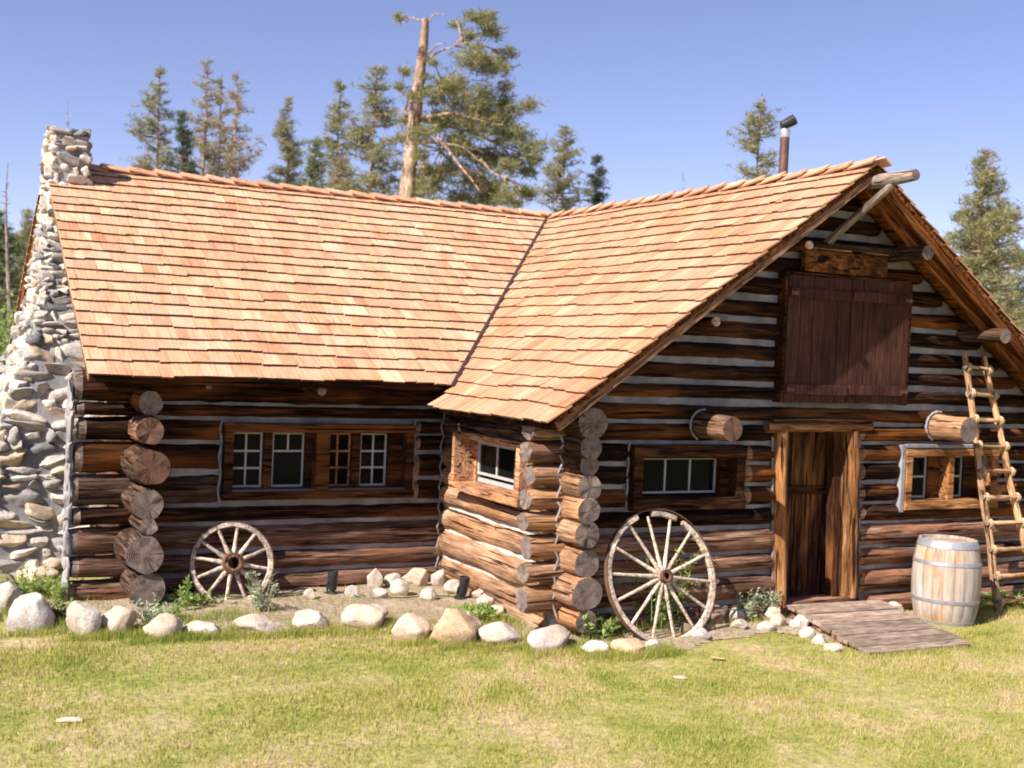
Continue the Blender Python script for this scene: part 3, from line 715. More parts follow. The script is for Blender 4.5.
sash(wA, -1.455, -1.14, .98, 1.6, ys_, 2, 3, mat='frame_sun'); sash(wA, -1.025, -.69, .98, 1.6, ys_, 2, 3)
for bb in ((-1.7, -1.62, DA + .0, DA + .1, z0 + .116, z1 - .1), (-.69, -.52, DA + .0, DA + .1, z0 + .116, z1 - .1)): mb = MB(); mb.box(*bb); mb.build('jamb', 'frame', wA)
# gable wall window
mb = frame_x('window', .80, 2.22, 1.05, 1.73, -.13, .17, (.11, .11, .13, .14), None, None)
wB = window('window', mb, 'frame', 'low three pane window in a dark frame above the large wagon wheel')
sash(wB, 1.0, 2.0, 1.2, 1.58, .1, 3, 1)
for bb in ((.91, 1.0, .06, .15, 1.18, 1.59), (2.0, 2.11, .02, .15, 1.18, 1.59)): mb = MB(); mb.box(*bb); mb.build('jamb', 'frame', wB)
# right window
mb = frame_x('window', 4.58, 6.1, .98, 1.69, -.12, .15, (.1, .1, .11, .08), None, None)
mb.box(5.28, 5.37, -.11, .148, 1.09, 1.61)
wR = window('window', mb, 'post', 'honey brown casement window behind the pole ladder')
sash(wR, 4.74, 5.08, 1.1, 1.6, .06, 1, 2); sash(wR, 5.37, 5.68, 1.1, 1.6, .06, 1, 2)
for bb in ((4.68, 4.74, .03, .1, 1.09, 1.61), (5.08, 5.28, .03, .1, 1.09, 1.61), (5.68, 6.0, .03, .1, 1.09, 1.61)): mb = MB(); mb.box(*bb); mb.build('jamb', 'frame', wR)
# short wall window (faces -X)
mb = MB(); y0, y1, z0, z1 = .56, 2.22, 1.02, 1.66; xf, xb = -.16, .2
mb.box(xf, xb, y0, y0 + .09, z0 + .09, z1 - .03); mb.box(xf, xb, y1 - .06, y1, z0 + .09, z1 + .02); mb.box(xf - .02, xb, y0 - .01, y1 + .02, z0, z0 + .09); mb.box(xf + .08, xb, y0 + .09, y1 - .06, z1 - .05, z1 + .02)
MT['frame_sun_y'] = wood('sunny_box_wood', (.2, .09, .045), (.42, .22, .12), (.54, .33, .2), (.5, .22, .09), along=(18, 1.5, 18), knots=False)  # sunlit frame tone again, with grain running along y
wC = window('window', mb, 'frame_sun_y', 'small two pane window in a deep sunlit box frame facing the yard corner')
mb = MB()
mb.box(.13, .165, 1.02, 2.16, 1.115, 1.16)
g0, g1, h0, h1 = 1.16, 2.1, 1.2, 1.58
mb.box(.12, .155, g0, g0 + .035, h0 + .03, h1 - .03); mb.box(.12, .155, g1 - .035, g1, h0 + .03, h1 - .03); mb.box(.12, .155, g0, g1, h0, h0 + .03); mb.box(.12, .155, g0, g1, h1 - .03, h1); mb.box(.125, .15, 1.615, 1.645, h0 + .03, h1 - .03)
mb.build('sash', 'white', wC)
mb = MB(); mb.box(.137, .141, g0 + .035, g1 - .035, h0 + .03, h1 - .03); mb.build('pane', 'glass', wC)
for bb in ((.1, .2, .65, 1.16, 1.11, 1.61), (.1, .19, 2.1, 2.16, 1.11, 1.61)): mb = MB(); mb.box(*bb); mb.build('jamb', 'frame_sun_y', wC)

# --- door
def vboard(name, x0, x1, y0, y1, z0, z1, mat, parent, wob=.0, seed=0, label=None, lean=0):
    """upright board or half-round post with its grain running up (local X = up)"""
    mb = MB(); n = max(1, int((z1 - z0) / .12)); L = z1 - z0
    for i in range(n + 1):
        t = L * i / n; ox = wob * noise.noise(Vector((t * 1.7, seed, 0))); ow = wob * noise.noise(Vector((t * 1.3, seed, 5)))
        a, b = x0 + ox - ow * .5, x1 + ox + ow * .5
        c = (y1 - y0); mid = (a + b) / 2
        for (px, py) in ((a, y1), (a, y0 + c * .35), (a + (b - a) * .2, y0 + c * .08), (mid, y0), (b - (b - a) * .2, y0 + c * .08), (b, y0 + c * .35), (b, y1)) if wob else ((a, y1), (a, y0), (b, y0), (b, y1)):
            mb.v.append(Vector((t, -(px - x0), py - y0)))    # local: x=up, y=-X, z=Y
    k = 7 if wob else 4
    for i in range(n):
        for j in range(k):
            mb.f.append((i * k + j, (i + 1) * k + j, (i + 1) * k + (j + 1) % k, i * k + (j + 1) % k)); mb.m.append(0)
    mb.f.append(tuple(range(k))); mb.m.append(0); mb.f.append(tuple(n * k + j for j in reversed(range(k)))); mb.m.append(0)
    mw = Matrix(((0, -1, 0, x0), (0, 0, 1, y0), (1, 0, 0, z0), (0, 0, 0, 1)))
    mw = mw @ Matrix.Rotation(R(lean), 4, 'Z')
    o = mb.build(name, mat, parent, smooth=bool(wob)); o.matrix_local = (CI @ mw) if parent is cabin else mw
    return o
door = empty('door'); door.parent = cabin; door.matrix_local = CI
xs_ = [2.95, 3.09, 3.26, 3.4, 3.58, 3.73]
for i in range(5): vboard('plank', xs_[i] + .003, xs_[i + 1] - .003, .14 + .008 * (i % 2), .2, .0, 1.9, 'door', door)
mb = MB(); mb.box(2.97, 3.71, .105, .138, 1.16, 1.25); mb.build('cross_board', 'frame', door)
mb = MB(); mb.box(3.62, 3.66, .07, .1379, .98, 1.1); mb.build('handle', 'iron', door)
door['label'] = 'dark weathered plank door set deep between honey coloured posts'
vboard('door_post', 2.745, 2.885, -.17, .03, -.05, 1.9, 'post', cabin, .045, 3, lean=3.2)
vboard('door_post', 3.765, 3.915, -.18, .03, .0, 1.9, 'post', cabin, .05, 9, lean=3.4)
vboard('door_jamb', 3.655, 3.765, .0, .135, .0, 1.9, 'frame', cabin, lean=3.4)
vboard('door_jamb', 2.76, 2.95, .04, .19, -.05, 1.9, 'door', cabin)
vboard('door_jamb', 3.735, 3.86, .135, .2, -.05, 1.9, 'door', cabin)
stick('lintel', [(2.48, -.12, 1.925), (3.98, -.12, 1.955)], [.06, .055], ['post', 'end_brown'], 12, jit=.12)
mb = MB(); mb.box(2.5, 3.95, -.21, -.03, 2.0, 2.022); ctop(mb, 'drip_board', 'log_grey')
mb = MB(); mb.box(2.8, 3.8, -.12, .2, -.14, -.005); ctop(mb, 'threshold', 'log_low')

# --- loft shutters
def leaf(xa, xb, zo):
    sh = None
    mb = MB(); n = 5
    mwS = Matrix(((0, -1, 0, xa), (0, 0, 1, -.175), (1, 0, 0, 2.2 + zo), (0, 0, 0, 1)))
    for i in range(n):
        a = (xb - xa) * i / n; b = (xb - xa) * (i + 1) / n; o_ = rnd.uniform(0, .004)
        mb.box(rnd.uniform(-.006, .006), 1.39 + rnd.uniform(-.006, .006), -b + .003, -a - .003, o_, .035)
    sh = mb.build('loft_shutter', 'shutter', cabin, bevel=.003); sh.matrix_local = CI @ mwS
    for z in (.145, 1.19):
        b2 = MB(); b2.box(z - .05, z + .06, -(xb - xa) + .01, -.01, -.028, -.001)
        b2.build('batten', 'shutter', sh, bevel=.003)
    for z in (.145, 1.19):
        b2 = MB(); xx = .06 if xa < 3 else (xb - xa) - .06
        b2.box(z - .02, z + .02, -xx - .05, -xx + .05, -.036, -.0285); b2.build('hinge', 'iron', sh)
    return sh
leaf(2.655, 3.545, .0)['label'] = 'left maroon loft shutter leaf, mostly in roof shadow'
leaf(3.555, 4.45, .012)['label'] = 'right maroon loft shutter leaf with the sunlit lower corner'
mb = MB(); mb.box(2.62, 2.65, -.16, -.02, 2.2, 3.6); mb.box(4.455, 4.49, -.16, -.02, 2.2, 3.62); mb.box(2.62, 4.49, -.16, -.02, 3.6, 3.625); ctop(mb, 'shutter_frame', 'frame')
mb = MB(); mb.box(2.86, 4.08, -.17, -.1, 3.64, 3.88); sb = ctop(mb, 'sign_board', 'sign', bevel=.012)
sb['label'] = 'rough hewn brown board with worn carving above the shutters'
mb = MB()
for i, (a, b) in enumerate(((2.86, 3.02), (3.05, 3.5), (3.72, 4.05))): mb.box(a, b, -.2, -.1, 3.885, 3.905)
ctop(mb, 'ledge_strip', 'post')
# --- stove pipe
px_, py_ = 4.6, 2.35; zr = roofB(px_)
mb = MB(); mb.lathe([(.0, zr - .2), (.062, zr - .2), (.062, 5.72), (.0, 5.72)], 20); pipe = mb.build('stovepipe', 'pipe', cabin, smooth=True); pipe.matrix_local = CI @ Matrix.Translation((px_, py_, 0))
mb = MB(); mb.lathe([(.064, 5.64), (.066, 5.65), (.07, 5.72), (.064, 5.75), (.0, 5.75)], 20); mb.build('collar', 'pipe_steel', pipe, smooth=True)
mb = MB(); mb.tube([(-.05, .02, 5.80), (0, 0, 5.82), (.05, -.02, 5.85), (.11, -.05, 5.89)], [.05, .064, .07, .072], 16)
mb.build('cowl', 'black', pipe, smooth=True)
mb = MB(); mb.lathe([(.16, zr - .14), (.09, zr + .02), (.064, zr + .12)], 20); mb.build('flashing', 'pipe', pipe, smooth=True)

# --- chimney
prof = [(-.35, 4.5, 8.2, -4.95), (.5, 4.6, 8.1, -4.92), (1.2, 4.7, 7.9, -4.83), (1.9, 4.8, 7.6, -4.62), (2.4, 5.0, 7.4, -4.42), (3.0, 5.3, 7.05, -4.30), (3.65, 5.7, 6.85, -4.23), (4.3, 6.05, 6.8, -4.17), (5.22, 6.1, 6.75, -4.14)]
def prof_at(z):
    for a, b in zip(prof, prof[1:]):
        if z <= b[0]: t = max(0, (z - a[0]) / (b[0] - a[0])); return [a[i] + (b[i] - a[i]) * t for i in (1, 2, 3)]
    return list(prof[-1][1:])
XR_T, XR_B = -3.70, -3.42
def xr_at(z): return XR_T if z > 4.2 else XR_B
mb = MB(); rings = [-.35, .5, 1.2, 1.9, 2.4, 3.0, 3.65, 4.2, 4.201, 5.16]
for z in rings:
    yf_, yb_, xl_ = prof_at(z); i_ = .012
    mb.v += [Vector((xl_ + i_, yf_ + i_, z)), Vector((xr_at(z) - i_, yf_ + i_, z)), Vector((xr_at(z) - i_, yb_ - i_, z)), Vector((xl_ + i_, yb_ - i_, z))]
for i in range(len(rings) - 1):
    for k in range(4): mb.f.append((i * 4 + k, i * 4 + (k + 1) % 4, (i + 1) * 4 + (k + 1) % 4, (i + 1) * 4 + k)); mb.m.append(0)
e = (len(rings) - 1) * 4; mb.f.append((e, e + 1, e + 2, e + 3)); mb.m.append(0)
chim = ctop(mb, 'stone_chimney', 'mortar'); chim['label'] = 'tall tapering chimney of rounded grey and white fieldstones'
def stone(mb, c, ax, sz, seed):
    """rounded, chipped stone: subdivided cube pushed to a superellipsoid, with noise"""
    n = 6; vs = {}; rq = random.Random(seed); cuts = [(Vector((rq.gauss(0, 1), rq.gauss(0, 1), rq.gauss(0, 1))).normalized(), rq.uniform(.5, .8)) for _ in range(8)]
    def vid(i, j, k):
        if (i, j, k) not in vs:
            p = Vector((i / n * 2 - 1, j / n * 2 - 1, k / n * 2 - 1)); l = (abs(p.x) ** 3.6 + abs(p.y) ** 3.6 + abs(p.z) ** 3.6) ** (1 / 3.6)
            q = p / max(l, 1e-6)
            for n_, d_ in cuts:
                kk = q.dot(n_) - d_
                if kk > 0: q = q - n_ * kk
            q = q * (1 + .22 * noise.noise(q * 1.2 + Vector((seed * 3.1, seed, 0))) + .08 * noise.noise(q * 3.5 + Vector((seed, seed * 2.3, 0))))
            vs[(i, j, k)] = len(mb.v); mb.v.append(c + ax[0] * q.x * sz[0] + ax[1] * q.y * sz[1] + ax[2] * q.z * sz[2])
        return vs[(i, j, k)]
    for a in range(n):
        for b in range(n):
            for s_ in (0, n):
                for q in (((s_, a, b), (s_, a + 1, b), (s_, a + 1, b + 1), (s_, a, b + 1)), ((a, s_, b), (a, s_, b + 1), (a + 1, s_, b + 1), (a + 1, s_, b)), ((a, b, s_), (a + 1, b, s_), (a + 1, b + 1, s_), (a, b + 1, s_))):
                    f = [vid(*t) for t in q]; mb.f.append(tuple(f if s_ else f[::-1])); mb.m.append(0)
mb = MB()
for i in range(24):
    z = -.24 + i * .098; stone(mb, Vector((LX - .05 + .006 * math.sin(i * 2.1), DA + .0, z)), (Vector((1, 0, 0)), Vector((0, 1, 0)), Vector((0, 0, 1))), (.04 + .008 * math.sin(i * 1.3), .1, .15), i * 1.7)
ctop(mb, 'mortar_edge', 'mortar', ws, smooth=True).matrix_local = Matrix.Identity(4)
mb = MB(); rs = random.Random(5)
def face_stones(face):
    z = -.3
    while z < 5.2:
        yf_, yb_, xl_ = prof_at(z); big = 1.25 if z < 2.5 else .9
        h = rs.uniform(.06, .15) * big
        if z + h > 5.22: h = max(.08, 5.22 - z)
        if face == 'left': a0, a1 = yf_, yb_
        else: a0, a1 = xl_, xr_at(z + h / 2)
        a = a0 - .02
        while a < a1 - .04:
            w = min((rs.uniform(.09, .22) if rs.random() < .7 else rs.uniform(.24, .42)) * big, a1 + .02 - a); 
            if w < .07: w = .07
            yf2, yb2, xl2 = prof_at(z + h / 2); hh = h * rs.uniform(.9, 1.5); pr_ = rs.uniform(.0, .07)
            tilt = rs.uniform(-.35, .35)
            if face == 'left': c = Vector((xl2 + .03, a + w / 2, z + h / 2)); ax = (Vector((0, math.cos(tilt), math.sin(tilt))), Vector((1, 0, 0)), Vector((0, -math.sin(tilt), math.cos(tilt))))
            elif face == 'front': c = Vector((a + w / 2, yf2 + .03, z + h / 2)); ax = (Vector((math.cos(tilt), 0, math.sin(tilt))), Vector((0, 1, 0)), Vector((-math.sin(tilt), 0, math.cos(tilt))))
            elif face == 'back': c = Vector((a + w / 2, yb2 - .03, z + h / 2)); ax = (Vector((1, 0, 0)), Vector((0, 1, 0)), Vector((0, 0, 1)))
            stone(mb, c + Vector((0, 0, rs.uniform(-.02, .02))), ax, (w / 2 * 1.12, .06 + pr_, hh / 2 * 1.08), rs.random() * 50)
            a += w
        z += h
for f in ('left', 'front', 'back'): face_stones(f)
# right face of the stack and the cap
z = 4.35
while z < 5.15:
    h = rs.uniform(.12, .2); a = 6.1
    while a < 6.7:
        w = rs.uniform(.15, .34); stone(mb, Vector((XR_T - .02, a + w / 2, z + h / 2)), (Vector((0, 1, 0)), Vector((1, 0, 0)), Vector((0, 0, 1))), (w / 2, .07, h / 2), rs.random() * 50); a += w
    z += h
for i in range(10): stone(mb, Vector((rs.uniform(-4.08, -3.78), rs.uniform(6.15, 6.7), 5.19)), (Vector((1, 0, 0)), Vector((0, 1, 0)), Vector((0, 0, 1))), (rs.uniform(.08, .14), rs.uniform(.08, .14), .06), rs.random() * 50)
ctop(mb, 'stonework', 'fieldstone', chim, smooth=True)

#@@REST@@
# ================================================================ wagon wheels
def wheel(name, centre, radius, ns, hub_r, hub_l, lean, yaw, rim_w, rim_t, seed, gap=None, spoke_r=.02):
    """local: axle along -Y (towards the viewer), wheel plane XZ, origin at the hub"""
    root = empty(name); rn = random.Random(seed)
    root.matrix_world = Matrix.Translation(centre) @ Matrix.Rotation(yaw, 4, 'Z') @ Matrix.Rotation(-lean, 4, 'X')
    nf = ns // 2
    for i in range(nf):
        a0 = 2 * math.pi * i / nf + .1; a1 = 2 * math.pi * (i + 1) / nf + .1 - .012; 
        if gap and i in gap: 
            if gap[i] is None: continue
            a0, a1 = a0 + gap[i][0], a1 - gap[i][1]
        mb = MB(); k = 14; wob = rn.uniform(-.004, .004)
        for j in range(k + 1):
            a = a0 + (a1 - a0) * j / k; c, s_ = math.cos(a), math.sin(a)
            ri, ro = radius - rim_w + .003 * rn.uniform(-1, 1), radius - .008; t = rim_t / 2
            for (r, y) in ((ri + .006, -t), (ro, -t + wob), (ro, t), (ri + .006, t), (ri, t * .6), (ri, -t * .6)): mb.v.append(Vector((r * c, y, r * s_)))
        for j in range(k):
            for q in range(6): mb.f.append((j * 6 + q, j * 6 + (q + 1) % 6, (j + 1) * 6 + (q + 1) % 6, (j + 1) * 6 + q)); mb.m.append(0)
        mb.f.append(tuple(reversed(range(6)))); mb.m.append(0); mb.f.append(tuple(k * 6 + q for q in range(6))); mb.m.append(0)
        mb.build('rim_section', 'wheel', root)
    for i in range(ns):
        a = 2 * math.pi * (i + .5) / ns + .1; d = Vector((math.cos(a), 0, math.sin(a))); o_ = rn.uniform(-.01, .01)
        if gap and i in gap.get('spokes', ()): continue
        st = Vector((0, -hub_l * .12, 0)); p0 = d * hub_r * .7 + st; p1 = d * (radius - rim_w * .8) + Vector((o_, 0, o_))
        mb = MB(); P = [p0.lerp(p1, t) for t in (0, .15, .3, .6, .9, 1)]; Rr = [spoke_r * q for q in (1.35, 1.4, 1.15, .95, .95, .8)]
        mb.tube(P, Rr, 8)
        mb.build('spoke', 'wheel', root, smooth=True)
    # tyre
    mb = MB(); n = 64
    for j in range(n):
        a = 2 * math.pi * j / n; c, s_ = math.cos(a), math.sin(a); r0, r1, t = radius - .006, radius + .004, rim_t / 2 + .002
        bulge = .0
        if gap: bulge = .02 * max(0, math.cos(a - 1.1)) ** 6
        for (r, y) in ((r0 + bulge, -t), (r1 + bulge, -t), (r1 + bulge, t), (r0 + bulge, t)): mb.v.append(Vector((r * c, y, r * s_)))
    for j in range(n):
        for q in range(4): mb.f.append((j * 4 + q, j * 4 + (q + 1) % 4, ((j + 1) % n) * 4 + (q + 1) % 4, ((j + 1) % n) * 4 + q)); mb.m.append(0)
    mb.build('iron_tyre', 'iron', root)
    h = hub_l / 2
    mb = MB(); mb.lathe([(hub_r * .5, h * .2), (hub_r * .5, h * .98), (hub_r * .68, h), (hub_r * .78, h * .9), (hub_r * .86, h * .5), (hub_r, h * .25), (hub_r * 1.02, 0), (hub_r, -h * .3), (hub_r * .8, -h * .9), (0, -h * .95)], 28, axis='y')
    mb.lathe([(hub_r * .5, h * .2), (0, h * .2)], 28, axis='y')
    hub = mb.build('hub', 'hub', root, smooth=True)
    for (r, z) in ((hub_r * .8, h * .86), (hub_r * 1.03, h * .2)):
        mb = MB(); mb.lathe([(r - .004, z - .02), (r + .008, z - .018), (r + .008, z + .018), (r - .004, z + .02)], 28, axis='y'); mb.build('hub_band', 'iron', hub, smooth=True)
    return root
wl = wheel('wagon_wheel', Vector((-2.63, 2.36, G + .43)), .445, 12, .125, .26, R(14), R(-4), .055, .05, 1, spoke_r=.019)
tag(wl, 'small weathered wagon wheel with a thick hub, leaning under the double window', 'wagon wheel', 'wagon wheels leaning on the cabin')
wl = wheel('wagon_wheel', Vector((.99, -.42, G + .625)), .675, 14, .075, .2, R(17), R(3), .06, .045, 2, gap={1: (.12, .28), 'spokes': ()}, spoke_r=.017)
tag(wl, 'tall thin spoked wagon wheel with a break in its upper rim, left of the door', 'wagon wheel', 'wagon wheels leaning on the cabin')

# ================================================================ barrel
bx, by = 4.76, -.62
barrel = empty('barrel', (bx, by, gz(bx, by) - .01), R(20)); tag(barrel, 'upright faded oak barrel with four grey hoops beside the ladder', 'barrel')
H = .95; Rb, Rt = .375, .31
def brad(z): t = z / H * 2 - 1; return Rt + (Rb - Rt) * (1 - abs(t) ** 2.2)
mb = MB(); prof_ = [(brad(z), z) for z in np.linspace(0, H, 24)]; mb.lathe([(0, .0)] + prof_ + [(Rt - .02, H), (Rt - .022, H - .035)], 52); mb.build('staves', 'stave', barrel, smooth=True)
mb = MB(); mb.lathe([(Rt - .02, H - .034), (0, H - .03)], 40); mb.build('head', 'ramp', barrel)
for z0_, hh in ((.0, .055), (.26, .04), (.68, .04), (.87, .08)):
    mb = MB(); mb.lathe([(brad(z0_) + .001, z0_), (brad(z0_) + .006, z0_ + .002), (brad(z0_ + hh) + .006, z0_ + hh - .002), (brad(z0_ + hh) + .001, z0_ + hh)], 52); hp = mb.build('hoop', 'steel', barrel, smooth=True)
    mb = MB(); mb.lathe([(0, 0), (.008, 0), (.005, .004), (0, .005)], 8); mb.build('rivet', 'steel', hp).matrix_local = Matrix.Translation((0, -brad(z0_ + hh / 2) - .006, z0_ + hh / 2)) @ Matrix.Rotation(math.pi / 2, 4, 'X')

# ================================================================ ladder
ladder = empty('ladder', (5.95, -.5, G)); tag(ladder, 'rustic pole ladder with lashed rungs leaning on the gable wall', 'ladder')
LI = Matrix.Translation((-5.95, .5, -G))
tA, bA = Vector((5.36, -.17, 2.84)), Vector((5.72, -.58, G - .02)); tB, bB = Vector((5.69, -.17, 2.82)), Vector((6.42, -.56, G - .02))
def pole(a, b, r0, r1, seed, name, bow=.02, mat='ladder', seg=10):
    n = max(3, int((b - a).length / .1)); P = []; Q = []
    for i in range(n + 1):
        t = i / n; p = a.lerp(b, t); p = p + Vector((bow * noise.noise(Vector((t * 3, seed, 0))), bow * .4 * noise.noise(Vector((t * 3, seed, 4))), 0)); P.append(p); Q.append((r0 + (r1 - r0) * t) * (1 + .14 * noise.noise(Vector((t * 9, seed, 7)))))
    return P, Q
for i, (a, b) in enumerate(((tA, bA), (tB, bB))):
    P, Q = pole(a, b, .034, .05, i + 3, 'rail', .06)
    d = (b - a).normalized(); y = Vector((0, 1, 0)).cross(d).normalized(); z = d.cross(y); mw = Matrix((d, y, z)).transposed().to_4x4(); mw.translation = a; inv = mw.inverted()
    mb = MB(); mb.tube([inv @ p for p in P], Q, 12, 0, True, 1); mb.build('rail', ['ladder', 'end_grey'], ladder, smooth=True, mw=LI @ mw)
for i in range(10):
    t = .055 + i * .0995; a = tA.lerp(bA, t); b = tB.lerp(bB, t); d = (b - a).normalized(); off = Vector((0, -.035, rnd.uniform(-.012, .012)))
    a2, b2 = a - d * .06 + off, b + d * .06 + off
    P, Q = pole(a2, b2, .027, .023, i + 13, 'rung', .012)
    y = Vector((0, 1, 0)).cross(d).normalized(); z = d.cross(y); mw = Matrix((d, y, z)).transposed().to_4x4(); mw.translation = a2; inv = mw.inverted()
    mb = MB(); mb.tube([inv @ p for p in P], Q, 10, 0, True, 1); rg = mb.build('rung', ['ladder', 'end_grey'], ladder, smooth=True, mw=LI @ mw)
    for c in (a, b):
        mb = MB(); cc = inv @ (c + Vector((0, -.02, 0)))
        for k in range(3):
            pts = [cc + Vector((.018 * (k - 1) + .02 * math.cos(q * 2) * .3, .052 * math.cos(q), .052 * math.sin(q))) for q in np.linspace(0, 6.2, 12)]; mb.tube(pts, .009, 5)
        mb.build('lashing', 'rope', rg, smooth=True)

# ================================================================ ramp
c0, c1, c2, c3 = Vector((2.83, -.2, -.0)), Vector((4.12, -.16, .0)), Vector((4.02, -1.5, G + .035)), Vector((2.62, -1.66, G + .035))
ramp = empty('door_ramp', (3.4, -.9, G)); tag(ramp, 'low ramp of grey weathered planks sloping from the door sill to the lawn', 'ramp')
RI = Matrix.Translation((-3.4, .9, -G)); n = 9
for i in range(n):
    g = .005; t0, t1 = i / n + g, (i + 1) / n - g
    a, b = c0.lerp(c3, t0), c1.lerp(c2, t0); c, d = c1.lerp(c2, t1), c0.lerp(c3, t1)
    ex = rnd.uniform(-.03, .03); ey = rnd.uniform(-.03, .03); u = (b - a).normalized()
    a -= u * ex; d -= u * ex; b += u * ey; c += u * ey; v = (a - d).normalized(); nn = u.cross(v).normalized(); dz = nn * rnd.uniform(-.004, .004)
    mw = Matrix((u, v, nn)).transposed().to_4x4(); mw.translation = d; inv = mw.inverted(); mb = MB(); vs = []
    K = 12
    for k in range(K + 1):
        for s_, e_2 in ((d, c), (a, b)):
            p = s_.lerp(e_2, k / K); p = p + dz + v * .004 * noise.noise(Vector((k * .7, i, 3 if s_ is a else 8))) + nn * .004 * noise.noise(Vector((k * .5, i, 1)))
            vs.append(inv @ p); vs.append(inv @ (p - nn * .04))
    fs = []
    for k in range(K):
        o = k * 4; fs += [(o, o + 4, o + 6, o + 2), (o + 1, o + 3, o + 7, o + 5), (o, o + 1, o + 5, o + 4), (o + 2, o + 6, o + 7, o + 3)]
    fs += [(0, 2, 3, 1), (K * 4, K * 4 + 1, K * 4 + 3, K * 4 + 2)]
    mb.add(vs, fs); mb.build('plank', 'ramp', ramp, mw=RI @ mw, bevel=.004)
for (p, q) in ((c0, c3), (c1, c2)):
    o = (.05 if p is c0 else -.05); P = p + Vector((o, 0, -.042)); Q = q + Vector((o, .03, -.06)); mb = MB(); w_ = .025
    vs = [P + Vector((-w_, 0, 0)), P + Vector((w_, 0, 0)), Q + Vector((w_, 0, .01)), Q + Vector((-w_, 0, .01)), P + Vector((-w_, 0, -.22)), P + Vector((w_, 0, -.22)), Q + Vector((w_, 0, -.05)), Q + Vector((-w_, 0, -.05))]
    mb.add(vs, [(0, 1, 2, 3), (4, 7, 6, 5), (0, 4, 5, 1), (1, 5, 6, 2), (2, 6, 7, 3), (3, 7, 4, 0)]); mb.build('stringer', 'log_low', ramp, mw=RI)

# ================================================================ rocks
def rock(x, y, w_, h_, mat, label, name='rock', cat='rock', group='border stones along the planting bed', dep=.8, seed=None, facets=5, sink=.25, flat=False):
    sd_ = seed if seed is not None else hash((round(x * 100), round(y * 100))) % 997
    rn = random.Random(sd_); import bmesh
    bm = bmesh.new(); bmesh.ops.create_icosphere(bm, subdivisions=4, radius=1)
    planes = []
    for _ in range(facets):
        n_ = Vector((rn.gauss(0, 1), rn.gauss(0, 1), rn.gauss(.3, .8))).normalized(); planes.append((n_, rn.uniform(.6, .86)))
    for v in bm.verts:
        p = v.co.copy()
        for n_, d in planes:
            k = p.dot(n_) - d
            if k > 0: p -= n_ * k * .96
        p *= 1 + .13 * noise.noise(p * 1.3 + Vector((sd_ * .37, 0, 0))) + .05 * noise.noise(p * 4 + Vector((0, sd_ * .37, 0))) + .02 * noise.noise(p * 11)
        v.co = p
    xs_ = [v.co.x for v in bm.verts]; zs_ = [v.co.z for v in bm.verts]; ys2 = [v.co.y for v in bm.verts]
    Hh = h_ * (1 + sink)
    for v in bm.verts:
        v.co.x = (v.co.x - (max(xs_) + min(xs_)) / 2) / (max(xs_) - min(xs_)) * w_
        v.co.y = (v.co.y - (max(ys2) + min(ys2)) / 2) / (max(ys2) - min(ys2)) * w_ * dep
        v.co.z = (v.co.z - min(zs_)) / (max(zs_) - min(zs_)) * Hh - h_ * sink
    me = bpy.data.meshes.new(name); bm.to_mesh(me); bm.free(); me.materials.append(MT[mat]); me.polygons.foreach_set('use_smooth', [True] * len(me.polygons))
    o = bpy.data.objects.new(name, me); COL.objects.link(o); o.location = (x, y + w_ * dep * .4, gz(x, y)); o.rotation_euler.z = -.45
    return tag(o, label, cat, group)
W_, T_, O_, Y_, U_, K_ = 'rock_white', 'rock_tan', 'rock_orange', 'rock_grey', 'rock_rust', 'rock_dark'
BORDER = [
 (-4.86, 2.33, .30, .33, W_, 'white stone at the far left end of the border, cut by the photo edge'),
 (-4.68, 1.60, .46, .40, Y_, 'large angular grey boulder beside the dark timber block'),
 (-4.26, 1.29, .36, .37, W_, 'tall cream white stone right of the dark timber block'),
 (-3.97, 1.25, .37, .29, T_, 'pinkish tan stone leaning right, in front of the lowest corner log end'),
 (-3.60, .97, .38, .25, T_, 'rounded beige stone directly below the corner log ends'),
 (-3.23, .97, .42, .13, W_, 'flat low white stone left of the small wagon wheel'),
 (-2.70, .90, .54, .20, W_, 'long white stone in front of the small wagon wheel'),
 (-2.19, .87, .40, .20, W_, 'blocky off white stone right of the small wheel'),
 (-1.64, .79, .50, .28, T_, 'peaked tan stone in front of the left garden spotlight'),
 (-1.36, .29, .40, .30, T_, 'square shouldered tan stone left of the big ochre boulder'),
 (-1.02, .02, .50, .38, O_, 'biggest ochre boulder in front of the right garden spotlight'),
 (-.72, .30, .20, .22, T_, 'small brownish stone tucked behind the big ochre boulder'),
 (-.62, -.17, .46, .22, Y_, 'speckled grey and white stone just left of the corner log stack'),
 (-.25, -.50, .45, .28, Y_, 'smooth round grey granite boulder at the foot of the corner log stack'),
 (.09, -.74, .29, .13, W_, 'white flattish stone under the left edge of the big wheel'),
 (.38, -.90, .38, .15, O_, 'low orange stone under the big wheel'),
 (.66, -.86, .18, .12, W_, 'small white stone beside the orange stone under the big wheel')]
for i, (x, y, w_, h_, m, lb) in enumerate(BORDER):
    rock(x, y, w_ * .95, h_ * .84, m, lb, seed=i * 3 + 2, facets=3 if 'round' in lb else 7, dep=.75)
